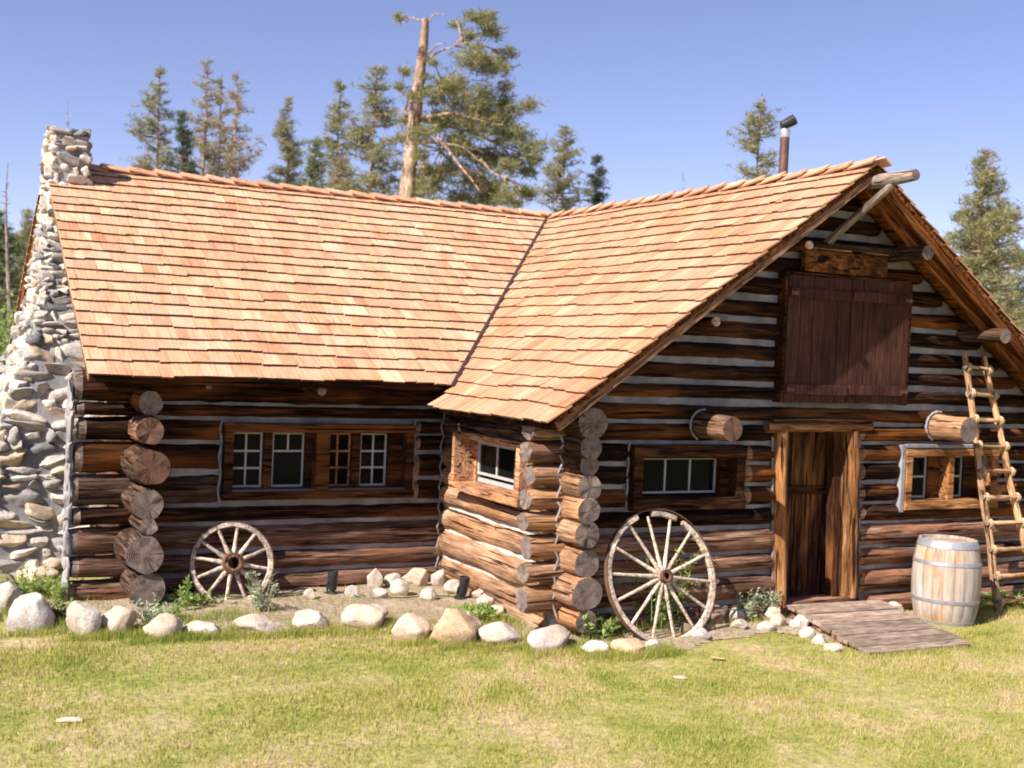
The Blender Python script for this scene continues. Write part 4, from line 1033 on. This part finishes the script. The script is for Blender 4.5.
SM = [
 (1.30, -.50, .15, .10, K_, 'small dark stone in the heap right of the big wheel'),
 (1.36, -.70, .19, .11, Y_, 'grey stone at the front of the heap right of the big wheel'),
 (1.56, -.52, .13, .09, K_, 'brown stone in the middle of the heap right of the big wheel'),
 (1.84, -.25, .29, .19, U_, 'rusty red stone on top of the heap right of the big wheel'),
 (2.02, -.12, .18, .16, K_, 'dark grey stone behind the rusty red one'),
 (2.20, .02-.2, .2, .14, Y_, 'pale grey stone against the wall between wheel and door'),
 (1.98, -.50, .19, .10, W_, 'white pebble in front of the rusty red stone'),
 (2.28, -.58, .20, .10, W_, 'bright white oval stone midway between wheel and ramp'),
 (2.60, -.28, .2, .15, T_, 'tan stone nearest the left door post'),
 (2.50, -.50, .19, .13, T_, 'beige stone at the upper left side of the ramp'),
 (2.66, -.66, .20, .14, W_, 'cream stone halfway down the left side of the ramp'),
 (2.55, -.90, .17, .11, W_, 'pale stone low on the left side of the ramp'),
 (2.50, -1.14, .17, .10, W_, 'second lowest pale stone along the ramp edge'),
 (2.44, -1.42, .20, .07, T_, 'flat stone at the bottom left corner of the ramp'),
 (4.42, -.25, .18, .15, W_, 'cream stone between ramp and barrel, touching the ramp'),
 (4.6, -.12, .15, .12, W_, 'small cream stone behind the barrel by the wall'),
 (-.92, 2.46, .19, .24, W_, 'tall white stone against the long wall, right of the left spotlight'),
 (-.68, 2.50, .21, .15, W_, 'white stone with grey side against the long wall'),
 (-1.02, 2.05, .18, .10, Y_, 'flat grey stone in the bed right of the left spotlight'),
 (-.78, 2.06, .22, .17, W_, 'white angular stone in the middle of the bed'),
 (-.40, 2.48, .32, .20, T_, 'tan rubble block in the inner corner of the walls'),
 (-.14, 2.40, .2, .2, Y_, 'slanted grey slab in the inner corner of the walls'),
 (-1.30, 2.18, .17, .12, Y_, 'grey stone just right of the left spotlight base'),
 (-1.80, 2.16, .14, .12, W_, 'small white stone left of the left spotlight'),
 (-.56, 1.75, .2, .13, W_, 'white stone in front of the inner corner rubble'),
 (-.12, 2.02, .24, .17, W_, 'pale slab left of the right garden spotlight'),
 (.02, 1.62, .26, .13, T_, 'tan slab right of the right garden spotlight'),
 (-.1, 1.25, .2, .13, W_, 'pale slab against the short wall'),
 (-.14, .92, .16, .09, T_, 'flat tan slab near the end of the short wall')]
for i, (x, y, w_, h_, m, lb) in enumerate(SM): rock(x, y, w_, h_, m, lb, seed=100 + i * 5, group='small stones in the planting bed', facets=9)
rock(-4.73, -1.31, .20, .03, T_, 'pale patch of stone showing flush in the lawn at lower left', group=None, facets=2, dep=.6)
rock(.33, -1.75, .15, .022, T_, 'small pale stone flush in the lawn below the big wheel', group=None, facets=2, dep=.6)
rock(-4.72, 3.50, .22, .2, K_, 'dark brown rounded burl near the chimney foot', name='burl', cat='burl', group=None, facets=3)
rock(-4.35, 4.2, .5, .13, T_, 'long flat stone at the foot of the chimney', group=None, facets=4)
mb = MB(); mb.box(0, .42, -.16, .16, -.02, .12); tb_ = mb.build('timber_block', 'log_grey', bevel=.012); tb_.location = (-4.5, 2.0, gz(-4.4, 2.0)); tb_.rotation_euler = (R(6), R(14), R(-28)); tag(tb_, 'short dark weathered timber block behind the border stones', 'timber')
mb = MB(); mb.box(0, .13, -.02, .02, 0, .014); ch = mb.build('wood_chip', 'ladder', bevel=.004); ch.location = (.97, -1.3, ground_z(1, -1.3) + .03); ch.rotation_euler = (0, R(5), R(-35)); tag(ch, 'small orange wood chip lying on the lawn', 'wood chip')

# ================================================================ garden spotlights
def spot(x, y, tilt, label):
    e = empty('garden_spotlight', (x, y, gz(x, y))); tag(e, label, 'spotlight', 'black garden spotlights'); e.rotation_euler = (tilt[0], tilt[1], 0)
    mb = MB(); mb.lathe([(0, 0), (.03, 0), (.03, .03), (.045, .035), (.05, .05), (.052, .16), (.056, .17), (.06, .2), (.06, .235), (.052, .24), (.05, .225), (.0, .22)], 20); mb.build('housing', 'black', e, smooth=True)
    for z in (.07, .09, .11, .13):
        mb = MB(); mb.lathe([(.05, z - .004), (.058, z), (.05, z + .004)], 20); mb.build('cooling_fin', 'black', e, smooth=True)
    mb = MB(); mb.tube([(-.055, 0, .02), (-.07, -.01, .06), (-.058, 0, .12)], .01, 6); mb.build('bracket', 'black', e, smooth=True)
    mb = MB(); mb.lathe([(0, -.03), (.075, -.03), (.09, .0), (.07, .012), (0, .015)], 12); mb.build('base', 'black', e)
    return e
spot(-1.49, 2.36, (R(-4), R(2)), 'black garden spotlight in front of the long wall')
spot(-.2, 1.72, (R(5), R(6)), 'black garden spotlight in front of the short wall')
mb = MB(); mb.tube([(-1.42, 2.34, gz(-1.42, 2.34) + .02), (-1.2, 2.0, gz(-1.2, 2.0) + .015), (-.8, 1.85, gz(-.8, 1.85) + .02), (-.5, 1.9, gz(-.5, 1.9) + .03), (-.25, 1.75, gz(-.25, 1.75) + .015)], .006, 6); tag(mb.build('cable', 'black', smooth=True), 'thin black cable between the two garden spotlights', 'cable')

# flowers standing behind the right casement of the long wing
fl = empty('flower_bunch', (-.86, DA + .3, 1.03)); tag(fl, 'tall bunch of pale yellow flowers inside the rightmost long wing pane', 'flowers')
V = []; F = []
for i in range(240):
    c = Vector((rnd.gauss(0, .035), rnd.gauss(0, .03), rnd.uniform(.03, .42))); a = Vector((rnd.gauss(0, 1), rnd.gauss(0, 1), rnd.gauss(0, 1))).normalized() * .02; b = Vector((rnd.gauss(0, 1), rnd.gauss(0, 1), rnd.gauss(0, 1))).normalized() * .02
    n_ = len(V); V += [c + a, c + b, c - a]; F.append((n_, n_ + 1, n_ + 2))
npmesh('petals', np.array(V), np.array(F), 'petal', fl)
mb = MB(); mb.lathe([(0, -.05), (.04, -.05), (.05, 0), (.035, .05)], 14); mb.build('vase', 'white', fl, smooth=True)

# ================================================================ plants
def weed(name, x, y, h, spread, ns, leaf, mat, label, cat='weed', seed=1, lpd=26, group=None, lean=.35, up=.6):
    rn = np.random.default_rng(seed); V = []; F = []; ST = MB()
    for s_ in range(ns):
        a = rn.uniform(0, 6.28); r = rn.uniform(0, spread * .35); bx_, by_ = r * math.cos(a), r * math.sin(a)
        hh = h * rn.uniform(.5, 1.05); ox, oy = math.cos(a) * spread * lean * rn.uniform(.3, 1.3), math.sin(a) * spread * lean * rn.uniform(.3, 1.3)
        pts = [(bx_ + ox * t * t, by_ + oy * t * t, hh * t) for t in (0, .35, .7, 1)]; ST.tube(pts, [.005, .004, .003, .001], 4, cap=False)
        for _ in range(lpd):
            t = rn.uniform(.1, 1); c = np.array([bx_ + ox * t * t, by_ + oy * t * t, hh * t]); q = rn.normal(size=3); q[2] = abs(q[2]) * up + .2; q /= np.linalg.norm(q); l = leaf * rn.uniform(.6, 1.3); sdv = np.cross(q, rn.normal(size=3)); sdv = sdv / np.linalg.norm(sdv) * l * .2
            n_ = len(V); V += [c, c + q * l * .5 + sdv * .8, c + q * l, c + q * l * .5 - sdv]; F.append((n_, n_ + 1, n_ + 2, n_ + 3))
    root = npmesh(name, np.array(V), np.array(F), mat, loc=(x, y, gz(x, y) - .01))
    ST.build('stem', mat, root); tag(root, label, cat, group); return root
weed('bushy_weed', 1.22, -.06, .85, .75, 60, .055, 'leaf_green', 'tall feathery green weed growing behind the large wagon wheel', seed=1, lpd=34)
weed('leafy_plant', .42, .0 - .3, .22, .35, 14, .07, 'leaf_green', 'low green leafy plant at the left foot of the large wheel', seed=2)
weed('leafy_plant', -3.42, 1.62, .14, .3, 10, .045, 'leaf_green', 'leafy green clump at the foot of the corner log ends', seed=3)
weed('leafy_plant', -3.2, 2.0, .34, .10, 4, .06, 'leaf_green', 'upright green shoots just left of the small wagon wheel', seed=4, lean=.15)
weed('sage_weed', -2.45, 1.75, .42, .35, 18, .05, 'leaf_sage', 'grey green wispy weed in front of the small wagon wheel', seed=5)
weed('sage_weed', -3.6, 1.5, .22, .5, 16, .045, 'leaf_sage', 'low grey green weed between the beige stone and corner log ends', seed=6)
weed('leafy_plant', -4.45, 3.35, .26, .8, 60, .045, 'leaf_green', 'wide light green weed patch between chimney and border stones', seed=7)
weed('leafy_plant', -4.3, 2.75, .24, .2, 9, .05, 'leaf_green', 'bright green sprig beside the dark burl and log butts', seed=8)
weed('sage_weed', 2.30, -.12, .36, .3, 10, .06, 'leaf_sage', 'thin flowering weed by the wall between wheel and door', seed=9)
weed('sage_weed', 2.62, -.14, .34, .3, 12, .06, 'leaf_sage', 'wispy pale weed at the foot of the left door post', seed=10)
weed('leafy_plant', -.5, .75, .16, .4, 16, .09, 'leaf_green', 'low green clump in front of the short log wall', seed=11)
weed('leafy_plant', .25, -.38, .25, .3, 10, .08, 'leaf_green', 'dark green tuft between corner log stack and large wheel', seed=12)
weed('leafy_plant', 5.3, -.35, .2, .5, 16, .08, 'leaf_green', 'green tuft behind the foot of the ladder', seed=13)
weed('leafy_plant', 6.2, -.35, .2, .6, 20, .08, 'leaf_green', 'green weeds along the wall right of the ladder', seed=14)
weed('leafy_plant', -4.5, 1.9, .2, .3, 12, .06, 'leaf_green', 'green sprig between the grey boulder and the timber block', seed=15)
weed('leafy_plant', -3.0, 2.3, .16, .5, 14, .07, 'leaf_green', 'green growth at the wall behind the small wagon wheel', seed=16)

# ================================================================ grass
rg = np.random.default_rng(3)
def blades(name, X, Y, Z, h, w_, mat, label=None):
    n = len(X); a = rg.uniform(0, 2 * np.pi, n); l = rg.uniform(0, .75, n) * h; la = rg.uniform(0, 2 * np.pi, n)
    dx, dy = np.cos(a) * w_ / 2, np.sin(a) * w_ / 2
    V = np.empty((n, 3, 3)); V[:, 0] = np.stack([X - dx, Y - dy, Z - .004], 1); V[:, 1] = np.stack([X + dx, Y + dy, Z - .004], 1); V[:, 2] = np.stack([X + np.cos(la) * l, Y + np.sin(la) * l, Z + h], 1)
    return tag(npmesh(name, V.reshape(-1, 3), np.arange(n * 3).reshape(n, 3), mat), kind='stuff')
def gzv(X, Y): return np.array([ground_z(float(x), float(y)) for x, y in zip(X, Y)])
def fieldv(X, Y, sc, o): return np.array([noise.noise(Vector((float(x) * sc, float(y) * sc, o))) for x, y in zip(X, Y)])
N = 330000
X = rg.uniform(-7.5, 8.5, N); Y = rg.uniform(-6.2, 1.0, N) ; keep = np.ones(N, bool)
bm_ = np.array([bed_mask(float(x), float(y)) for x, y in zip(X, Y)])
ramp_in = (X > 2.75) & (X < 4.05) & (Y > -1.55) & (Y < -.1); house = ((Y > -.1) & (X > -.1))
f1 = fieldv(X, Y, .9, 2) ; f2 = fieldv(X, Y, 3.1, 7)
dens = np.clip(.72 + .8 * f1 + .5 * f2, .12, 1)
bald = np.exp(-(((X - 1.7) / 1.3) ** 2 + ((Y + 1.0) / .45) ** 2)) * .85
keep = (bm_ < .2) & ~ramp_in & ~house & (rg.uniform(0, 1, N) < dens * (1 - bald))
X, Y, f1 = X[keep], Y[keep], f1[keep]
h = rg.uniform(.014, .045, len(X)) * (1 + .7 * np.clip(f1, -.5, .8)); blades('lawn_grass', X, Y, gzv(X, Y), h, rg.uniform(.006, .011, len(X)), 'grass')
# sparse far lawn
N = 60000; X = np.concatenate([rg.uniform(-12, -5, N // 2), rg.uniform(-30, 30, N // 2)]); Y = np.concatenate([rg.uniform(1, 14, N // 2), rg.uniform(11, 50, N // 2)])
blades('meadow_grass', X, Y, gzv(X, Y), rg.uniform(.04, .12, N), rg.uniform(.01, .025, N), 'grass')
# longer tufts along the border stones, ramp and barrel, thin growth in the bed
X = []; Y = []; Hh = []
def tufts(cx, cy, sx, sy, n, h):
    X.append(rg.normal(cx, sx, n)); Y.append(rg.normal(cy, sy, n)); Hh.append(rg.uniform(.4, 1, n) * h)
for x, y, w_, *_ in BORDER: tufts(x, y - .13, w_ * .6, .06, 620, .10); tufts(x + w_ * .6, y - .02, .06, .08, 220, .10)
for x, y, *_ in ((-1.2, .75), (-.4, .7), (-.15, .6), (-.45, .3), (-3.4, 1.45), (-2.9, 1.5)): tufts(x, y, .16, .14, 500, .10)
tufts(3.4, -1.72, .45, .04, 900, .06); tufts(4.7, -1.28, .3, .05, 700, .07); tufts(5.4, -.55, .45, .15, 1600, .10); tufts(2.4, -.9, .4, .3, 500, .05); tufts(-4.5, 3.3, .3, .35, 1500, .1); tufts(6.6, -.3, .6, .1, 1200, .1); tufts(.6, -.15, .5, .08, 900, .12); tufts(2.2, -.15, .5, .08, 500, .1)
n = 14000; X.append(rg.uniform(-4.6, 2.6, n)); Y.append(rg.uniform(-.8, 2.7, n)); Hh.append(rg.uniform(.02, .07, n))
X = np.concatenate(X); Y = np.concatenate(Y); Hh = np.concatenate(Hh); ok = ~((Y > -.12) & (X > -.12)); X, Y, Hh = X[ok], Y[ok], Hh[ok]
blades('bed_grass', X, Y, np.array([gz(float(a), float(b)) for a, b in zip(X, Y)]), Hh, rg.uniform(.004, .008, len(X)), 'grass_green')

# ================================================================ trees
def tufts_mesh(C, size, n, rg_, flat=.8, wid=.075):
    """needle tufts: n thin blades fanned round each centre"""
    C = np.repeat(np.array(C), n, 0); m = len(C); S_ = np.repeat(np.array(size), n)
    d = rg_.normal(size=(m, 3)); d[:, 2] = d[:, 2] * flat + .25; d /= np.linalg.norm(d, axis=1)[:, None]
    s = np.cross(d, rg_.normal(size=(m, 3))); s /= np.linalg.norm(s, axis=1)[:, None]; L = (S_ * rg_.uniform(.6, 1.25, m))[:, None]; off = rg_.normal(size=(m, 3)) * (S_ * .35)[:, None]; off[:, 2] *= .5
    p = C + off; V = np.stack([p - s * L * wid, p + s * L * wid, p + d * L], 1)
    return V.reshape(-1, 3), np.arange(m * 3).reshape(m, 3)
def conifer(x, y, H_, Rr, start, mat, label, seed, bark='bark', sparse=.0, shape=.85, tn=13, tsz=.33, tr=None, group='pines behind the cabin', ragged=.3, name='pine_tree', lean=0):
    rn = random.Random(seed); rg_ = np.random.default_rng(seed); root = empty(name, (x, y, G)); tag(root, label, 'tree', group)
    tr = tr or H_ * .012; mb = MB(); n = 14; 
    def axis(z): return Vector((lean * z / H_ + .12 * noise.noise(Vector((z * .25, seed, 0))), .12 * noise.noise(Vector((z * .25, seed, 5))), z))
    mb.tube([axis(H_ * i / n) for i in range(n + 1)], [tr * (1 - .93 * (i / n) ** .9) for i in range(n + 1)], 8); C = []; Sz = []; tsz = tsz * .8
    z = H_ * start; 
    while z < H_ * .985:
        t = (z / H_ - start) / (1 - start); prof2 = 1.5 * Rr * ((1 - t) ** shape) * (.75 + .25 * min(1, t * 5)) 
        lump = .65 + .5 * noise.noise(Vector((z * .55, seed * 2.2, 0))) + .35
        for k in range(rn.choice((2, 3, 4))):
            if rn.random() < sparse: continue
            a = rn.uniform(0, 6.283); L = prof2 * lump * rn.uniform(1 - ragged * 1.6, 1.1) + .12; droop = rn.uniform(-.28, .1) + .35 * t
            p0 = axis(z); pts = [p0, p0 + Vector((math.cos(a) * L * .5, math.sin(a) * L * .5, L * .5 * droop)), p0 + Vector((math.cos(a) * L, math.sin(a) * L, L * droop + L * .12))]
            mb.tube(pts, [.02 + L * .012, .014 + L * .006, .008], 4, cap=False)
            nt_ = max(2, int(L / .17))
            for q in range(nt_):
                u = .3 + .7 * (q + rn.random() * .6) / nt_
                if u > 1.02 or (L > .7 and rn.random() < .12 + sparse * .5): continue
                c = p0.lerp(pts[2], u) + Vector((rn.gauss(0, .10), rn.gauss(0, .10), rn.gauss(.02, .06))) * min(1.3, L); C.append(c); Sz.append(tsz * rn.uniform(.7, 1.2) * (.6 if t > .9 else 1))
                if rn.random() < .5: C.append(c + Vector((rn.gauss(0, .2), rn.gauss(0, .2), rn.gauss(0, .08))) * min(1, L)); Sz.append(tsz * .8)
        z += H_ * .009 + rn.uniform(0, .06)
    mb.build('trunk', bark, root, smooth=True)
    V, F = tufts_mesh(C, Sz, tn, rg_); npmesh('crown', V, F, mat, root)
    return root
OL, GN, DK, DR = 'needle_olive', 'needle_green', 'needle_dark', 'needle_dry'
conifer(4.89, 46.4, 15.3, 1.75, .42, OL, 'tall open topped pine left of the cluster, third from the chimney', 1, sparse=.3, ragged=.45, tr=.2)
conifer(5.37, 51.7, 12.2, 1.9, .45, DR, 'short sparse pine close behind the tall open pine', 2, sparse=.35, ragged=.45)
conifer(3.57, 50.3, 10.9, 1.5, .4, OL, 'low pine tip just right of the chimney', 3, sparse=.2)
conifer(4.80, 40.7, 12.3, 1.0, .25, DK, 'dark narrow fir between the taller pines at left', 4, name='fir_tree')
conifer(6.12, 42.3, 15.1, 1.75, .3, DR, 'tallest thin pine of the left cluster with pale trunk', 5, sparse=.3, ragged=.5, tr=.17)
conifer(7.65, 46.1, 15.2, 1.5, .35, OL, 'slim pine directly right of the tallest left pine', 6, sparse=.35, ragged=.5)
conifer(7.28, 41.7, 14.6, 1.7, .3, DR, 'ragged reddish trunked pine closing the left cluster on the right', 7, sparse=.3, ragged=.55)
conifer(10.18, 43.6, 14.1, 1.55, .2, OL, 'narrow pine standing alone between the left cluster and dark fir', 8, sparse=.1)
conifer(8.1, 33.3, 10.6, .75, .25, GN, 'short dark green fir left of the great pine group', 9, name='fir_tree')
conifer(10.52, 37.7, 13.9, 1.35, .2, OL, 'pointed pine with drooping boughs left of the great pine', 10, sparse=.1)
conifer(11.0, 34.9, 14.0, 1.45, .3, OL, 'bushy topped pine touching the great pine trunk', 11, sparse=.1, ragged=.3, shape=.6)
conifer(10.35, 36.6, 10.6, 1.4, .3, DR, 'dry thin pine low between the two pines left of the great pine', 12, sparse=.3)
conifer(17.7, 45.3, 12.6, 1.8, .3, DR, 'pale trunked pine seen through the great pine crown', 13, sparse=.25)
conifer(13.9, 37.5, 10.8, 1.5, .3, OL, 'low pine right behind the great pine trunk', 14, sparse=.1)
conifer(18.88, 33.3, 12.4, 1.5, .2, OL, 'layered pine rising over the roof valley', 15, sparse=.05, shape=.75)
conifer(21.13, 34.4, 11.6, 1.35, .25, DK, 'small dark fir right of the layered pine over the valley', 16, name='fir_tree')
conifer(20.9, 23.2, 12.2, 1.55, .25, OL, 'light green pine behind the stovepipe', 17, sparse=.15, ragged=.4, shape=.7, tsz=.3)
conifer(24.5, 16.6, 9.95, 2.1, .05, OL, 'broad pine at the right edge of the photo, nearer of two', 18, sparse=.0, ragged=.3, shape=.85, tn=14, tsz=.33)
conifer(29.8, 20.5, 9.6, 2.0, .05, OL, 'pine at the right photo border behind the broad one', 19, sparse=.0, shape=.6)
# wood beyond the chimney on the left
for i, (x, y, h_, m, lb) in enumerate(((-1.4, 50, 8.4, GN, 'dark pine in the left distance beside the bare snag'), (.6, 58, 9.4, OL, 'farther olive pine in the left distance nearest the chimney'), (-3.8, 55, 8.6, GN, 'green pine at the left photo border far behind'), (-2.5, 44, 6.0, OL, 'short pine in the left distance below the snag'), (-5.5, 60, 9, DK, 'dark fir beyond the left photo border'))):
    conifer(x, y, h_, 1.7, .05, m, lb, 30 + i, group='far pines left of the chimney', tn=10, tsz=.42)
def shrub(x, y, w_, h_, mat, label, seed):
    rg_ = np.random.default_rng(seed); C = rg_.normal(size=(420, 3)); C /= np.linalg.norm(C, axis=1)[:, None]; C *= rg_.uniform(.55, 1.05, (420, 1)); C[:, 2] = np.abs(C[:, 2]); C *= np.array([w_ / 2, w_ / 2, h_])
    C[:, 2] *= 1 + .3 * np.sin(C[:, 0] * 3 + seed); V, F = tufts_mesh(C, np.full(420, .2), 10, rg_, wid=.16); root = empty('shrub', (x, y, G)); tag(root, label, 'shrub', 'shrubs left of the chimney'); npmesh('foliage', V, F, mat, root)
    mb = MB()
    for k in range(7): a = k * .9; mb.tube([(0, 0, 0), (math.cos(a) * w_ * .2, math.sin(a) * w_ * .2, h_ * .5), (math.cos(a) * w_ * .35, math.sin(a) * w_ * .35, h_ * .8)], [.03, .02, .01], 5)
    mb.build('stem', 'bark', root, smooth=True)
conifer(33.5, 19.5, 8.2, 2.6, .02, GN, 'darker low pine behind the right eave of the gable', 51, group='pines behind the cabin', tsz=.4)
conifer(38, 22.5, 8.0, 2.6, .02, OL, 'farthest pine at the lower right, mostly hidden by the roof', 52, tsz=.4)
shrub(-3.4, 23, 2.6, 2.9, 'leaf_green', 'sunny bright green shrub seen left of the chimney', 1)
shrub(-4.4, 19, 2.0, 1.9, 'leaf_green', 'lower green shrub at the left photo border', 2)
def snag(x, y, H_, label, seed, r=.1):
    rn = random.Random(seed); root = empty('dead_tree', (x, y, G)); tag(root, label, 'dead tree', 'bare dead snags')
    ax = lambda z: Vector((.25 * noise.noise(Vector((z * .18, seed, 0))), 0, z)); mb = MB(); mb.tube([ax(H_ * i / 14) for i in range(15)], [r * (1 - .9 * i / 14) for i in range(15)], 7); mb.build('trunk', 'bark_dead', root, smooth=True)
    mb = MB(); 
    for i in range(34):
        z = H_ * rn.uniform(.3, .99); a = rn.uniform(0, 6.28); L = rn.uniform(.2, .9) * (1.2 - z / H_); p = ax(z); mb.tube([p, p + Vector((math.cos(a) * L, math.sin(a) * L, L * rn.uniform(-.1, .8)))], [.018, .005], 4, cap=False)
    tw = mb.build('twigs', 'bark_dead', root); tw['kind'] = 'stuff'
snag(-1.95, 38.4, 9.1, 'tall bare snag standing left of the chimney', 1, .13)
snag(.6, 42.9, 12.5, 'faint dead tip rising straight above the chimney', 2, .07)
snag(29.1, 39.3, 12.5, 'thin dead tips poking over the gable roof', 3, .07)

# the great pine: broken top, heavy limbs swept to one side
root = empty('pine_tree', (11.14, 31.6, G)); tag(root, 'great old pine with broken bare top and limbs swept to the right', 'tree', 'pines behind the cabin')
Rv = Vector((.886, -.462, 0)); Fv = Vector((.464, .886, 0)); K = 45 / 1205.742
def bp(px, py, d=0): return Rv * ((px - 405) * K) + Vector((0, 0, (198 - py) * K + 8.45)) + Fv * d
mb = MB(); tr_ = [(402, 425, .36), (404, 260, .33), (406, 198, .31), (408, 165, .27), (411, 120, .25), (414, 80, .21), (417, 45, .17), (418, 20, .12)]
P = []; Q = []
for (a, b) in zip(tr_, tr_[1:]):
    for t in (0, .33, .66): P.append(bp(a[0] + (b[0] - a[0]) * t, a[1] + (b[1] - a[1]) * t)); Q.append((a[2] + (b[2] - a[2]) * t) * rnd.uniform(.94, 1.06))
P.append(bp(418, 20)); Q.append(.10); mb.tube(P, Q, 12)
limbs = [((419, 60), (440, 50), (455, 40), 0), ((455, 40), (470, 44), (505, 50), .2), ((455, 40), (452, 25), (446, 18), .1), ((455, 40), (470, 30), (485, 28), .4), ((418, 26), (424, 15), (438, 13), 0), ((417, 22), (408, 18), (392, 25), 0),
         ((417, 55), (430, 48), (440, 44), -.3), ((415, 92), (400, 92), (392, 98), -.3), ((414, 92), (430, 86), (446, 88), .5), ((413, 100), (398, 104), (402, 118), .3), ((440, 78), (470, 98), (520, 106), .8), ((414, 95), (428, 80), (445, 80), .6), ((412, 118), (450, 112), (500, 128), -1.2), ((412, 118), (455, 122), (530, 146), 1.2), ((410, 142), (450, 138), (478, 160), -.6), ((478, 160), (490, 172), (520, 184), -.8), ((410, 142), (432, 142), (444, 156), .6), ((450, 140), (480, 145), (515, 152), .9), ((408, 170), (430, 166), (470, 178), -.5), ((407, 182), (425, 176), (450, 196), .5), ((420, 128), (450, 150), (480, 195), -1.5)]
for a, b, c, d in limbs:
    p0, p1, p2 = bp(*a, 0 if a[0] < 425 else d * .6), bp(*b, d * .6), bp(*c, d); L = (p2 - p0).length
    pts = [p0 * (1 - t) ** 2 + p1 * 2 * t * (1 - t) + p2 * t * t + Vector((0, 0, .06 * math.sin(t * 9 + a[0]))) for t in np.linspace(0, 1, 8)]
    r0 = .035 + L * .013; mb.tube(pts, [r0 * (1 - .75 * t) for t in np.linspace(0, 1, 8)], 7)
CL = [(440,80,9),(432,92,8),(455,88,8),(470,66,12),(485,70,10),(498,66,6),(460,96,13),(480,100,12),(500,88,6),(520,107,8),(505,108,8),(440,112,11),(462,120,13),(482,127,11),(502,132,13),(516,126,9),(530,146,10),(520,152,10),(492,150,14),(470,150,12),(448,160,11),(470,174,13),(490,180,12),(507,168,8),(520,186,8),(480,196,12),(458,194,10),(505,197,9),(402,80,4),(398,94,4),(478,24,8),(486,33,8),(461,34,6),(503,46,6),(494,52,5),(448,22,4),(472,45,4),(466,22,5),(393,26,3),(430,172,7),(450,134,8),(530,190,6),(420,78,5),(468,52,3),(425,140,8),(430,115,8),(412,135,7),(403,122,5),(420,158,7),(410,104,5),(424,98,6),(432,185,8),(398,140,4),(428,68,4),(440,175,9),(425,190,7),(455,145,10),(475,110,10),(495,118,10),(525,165,7),(535,158,5),(515,200,6),(495,192,9),(445,95,8),(478,18,4),(500,100,6),(435,125,6)]
C = []; Sz = []; rg_ = np.random.default_rng(77)
for (a, b, r) in CL:
    d = rg_.uniform(-1.4, 1.4) * min(1, r / 8) - (.5 if a < 430 else 0); c = bp(a, b, d); n = int(6 + r * r * .6)
    for _ in range(n):
        q = rg_.normal(size=3) * .62 * r * K * np.array([1.1, 1.1, .8]); C.append(np.array(c) + q); Sz.append(rg_.uniform(.16, .3))
    near = min(limbs, key=lambda L_: (L_[2][0] - a) ** 2 + (L_[2][1] - b) ** 2); s_ = bp(near[2][0] * .45 + near[1][0] * .55, near[2][1] * .45 + near[1][1] * .55, near[3] * .8)
    mb.tube([s_, s_.lerp(c, .5) + Vector((0, 0, .1)), c], [.035, .025, .012], 5, cap=False)
    for k in range(4):
        e2 = c + Vector(rg_.normal(size=3) * r * K * .5); mb.tube([c, e2], [.014, .006], 4, cap=False)
V, F = tufts_mesh(C, Sz, 13, rg_, wid=.07)
mb.build('trunk', 'bark_orange', root, smooth=True); npmesh('crown', V, F, OL, root)
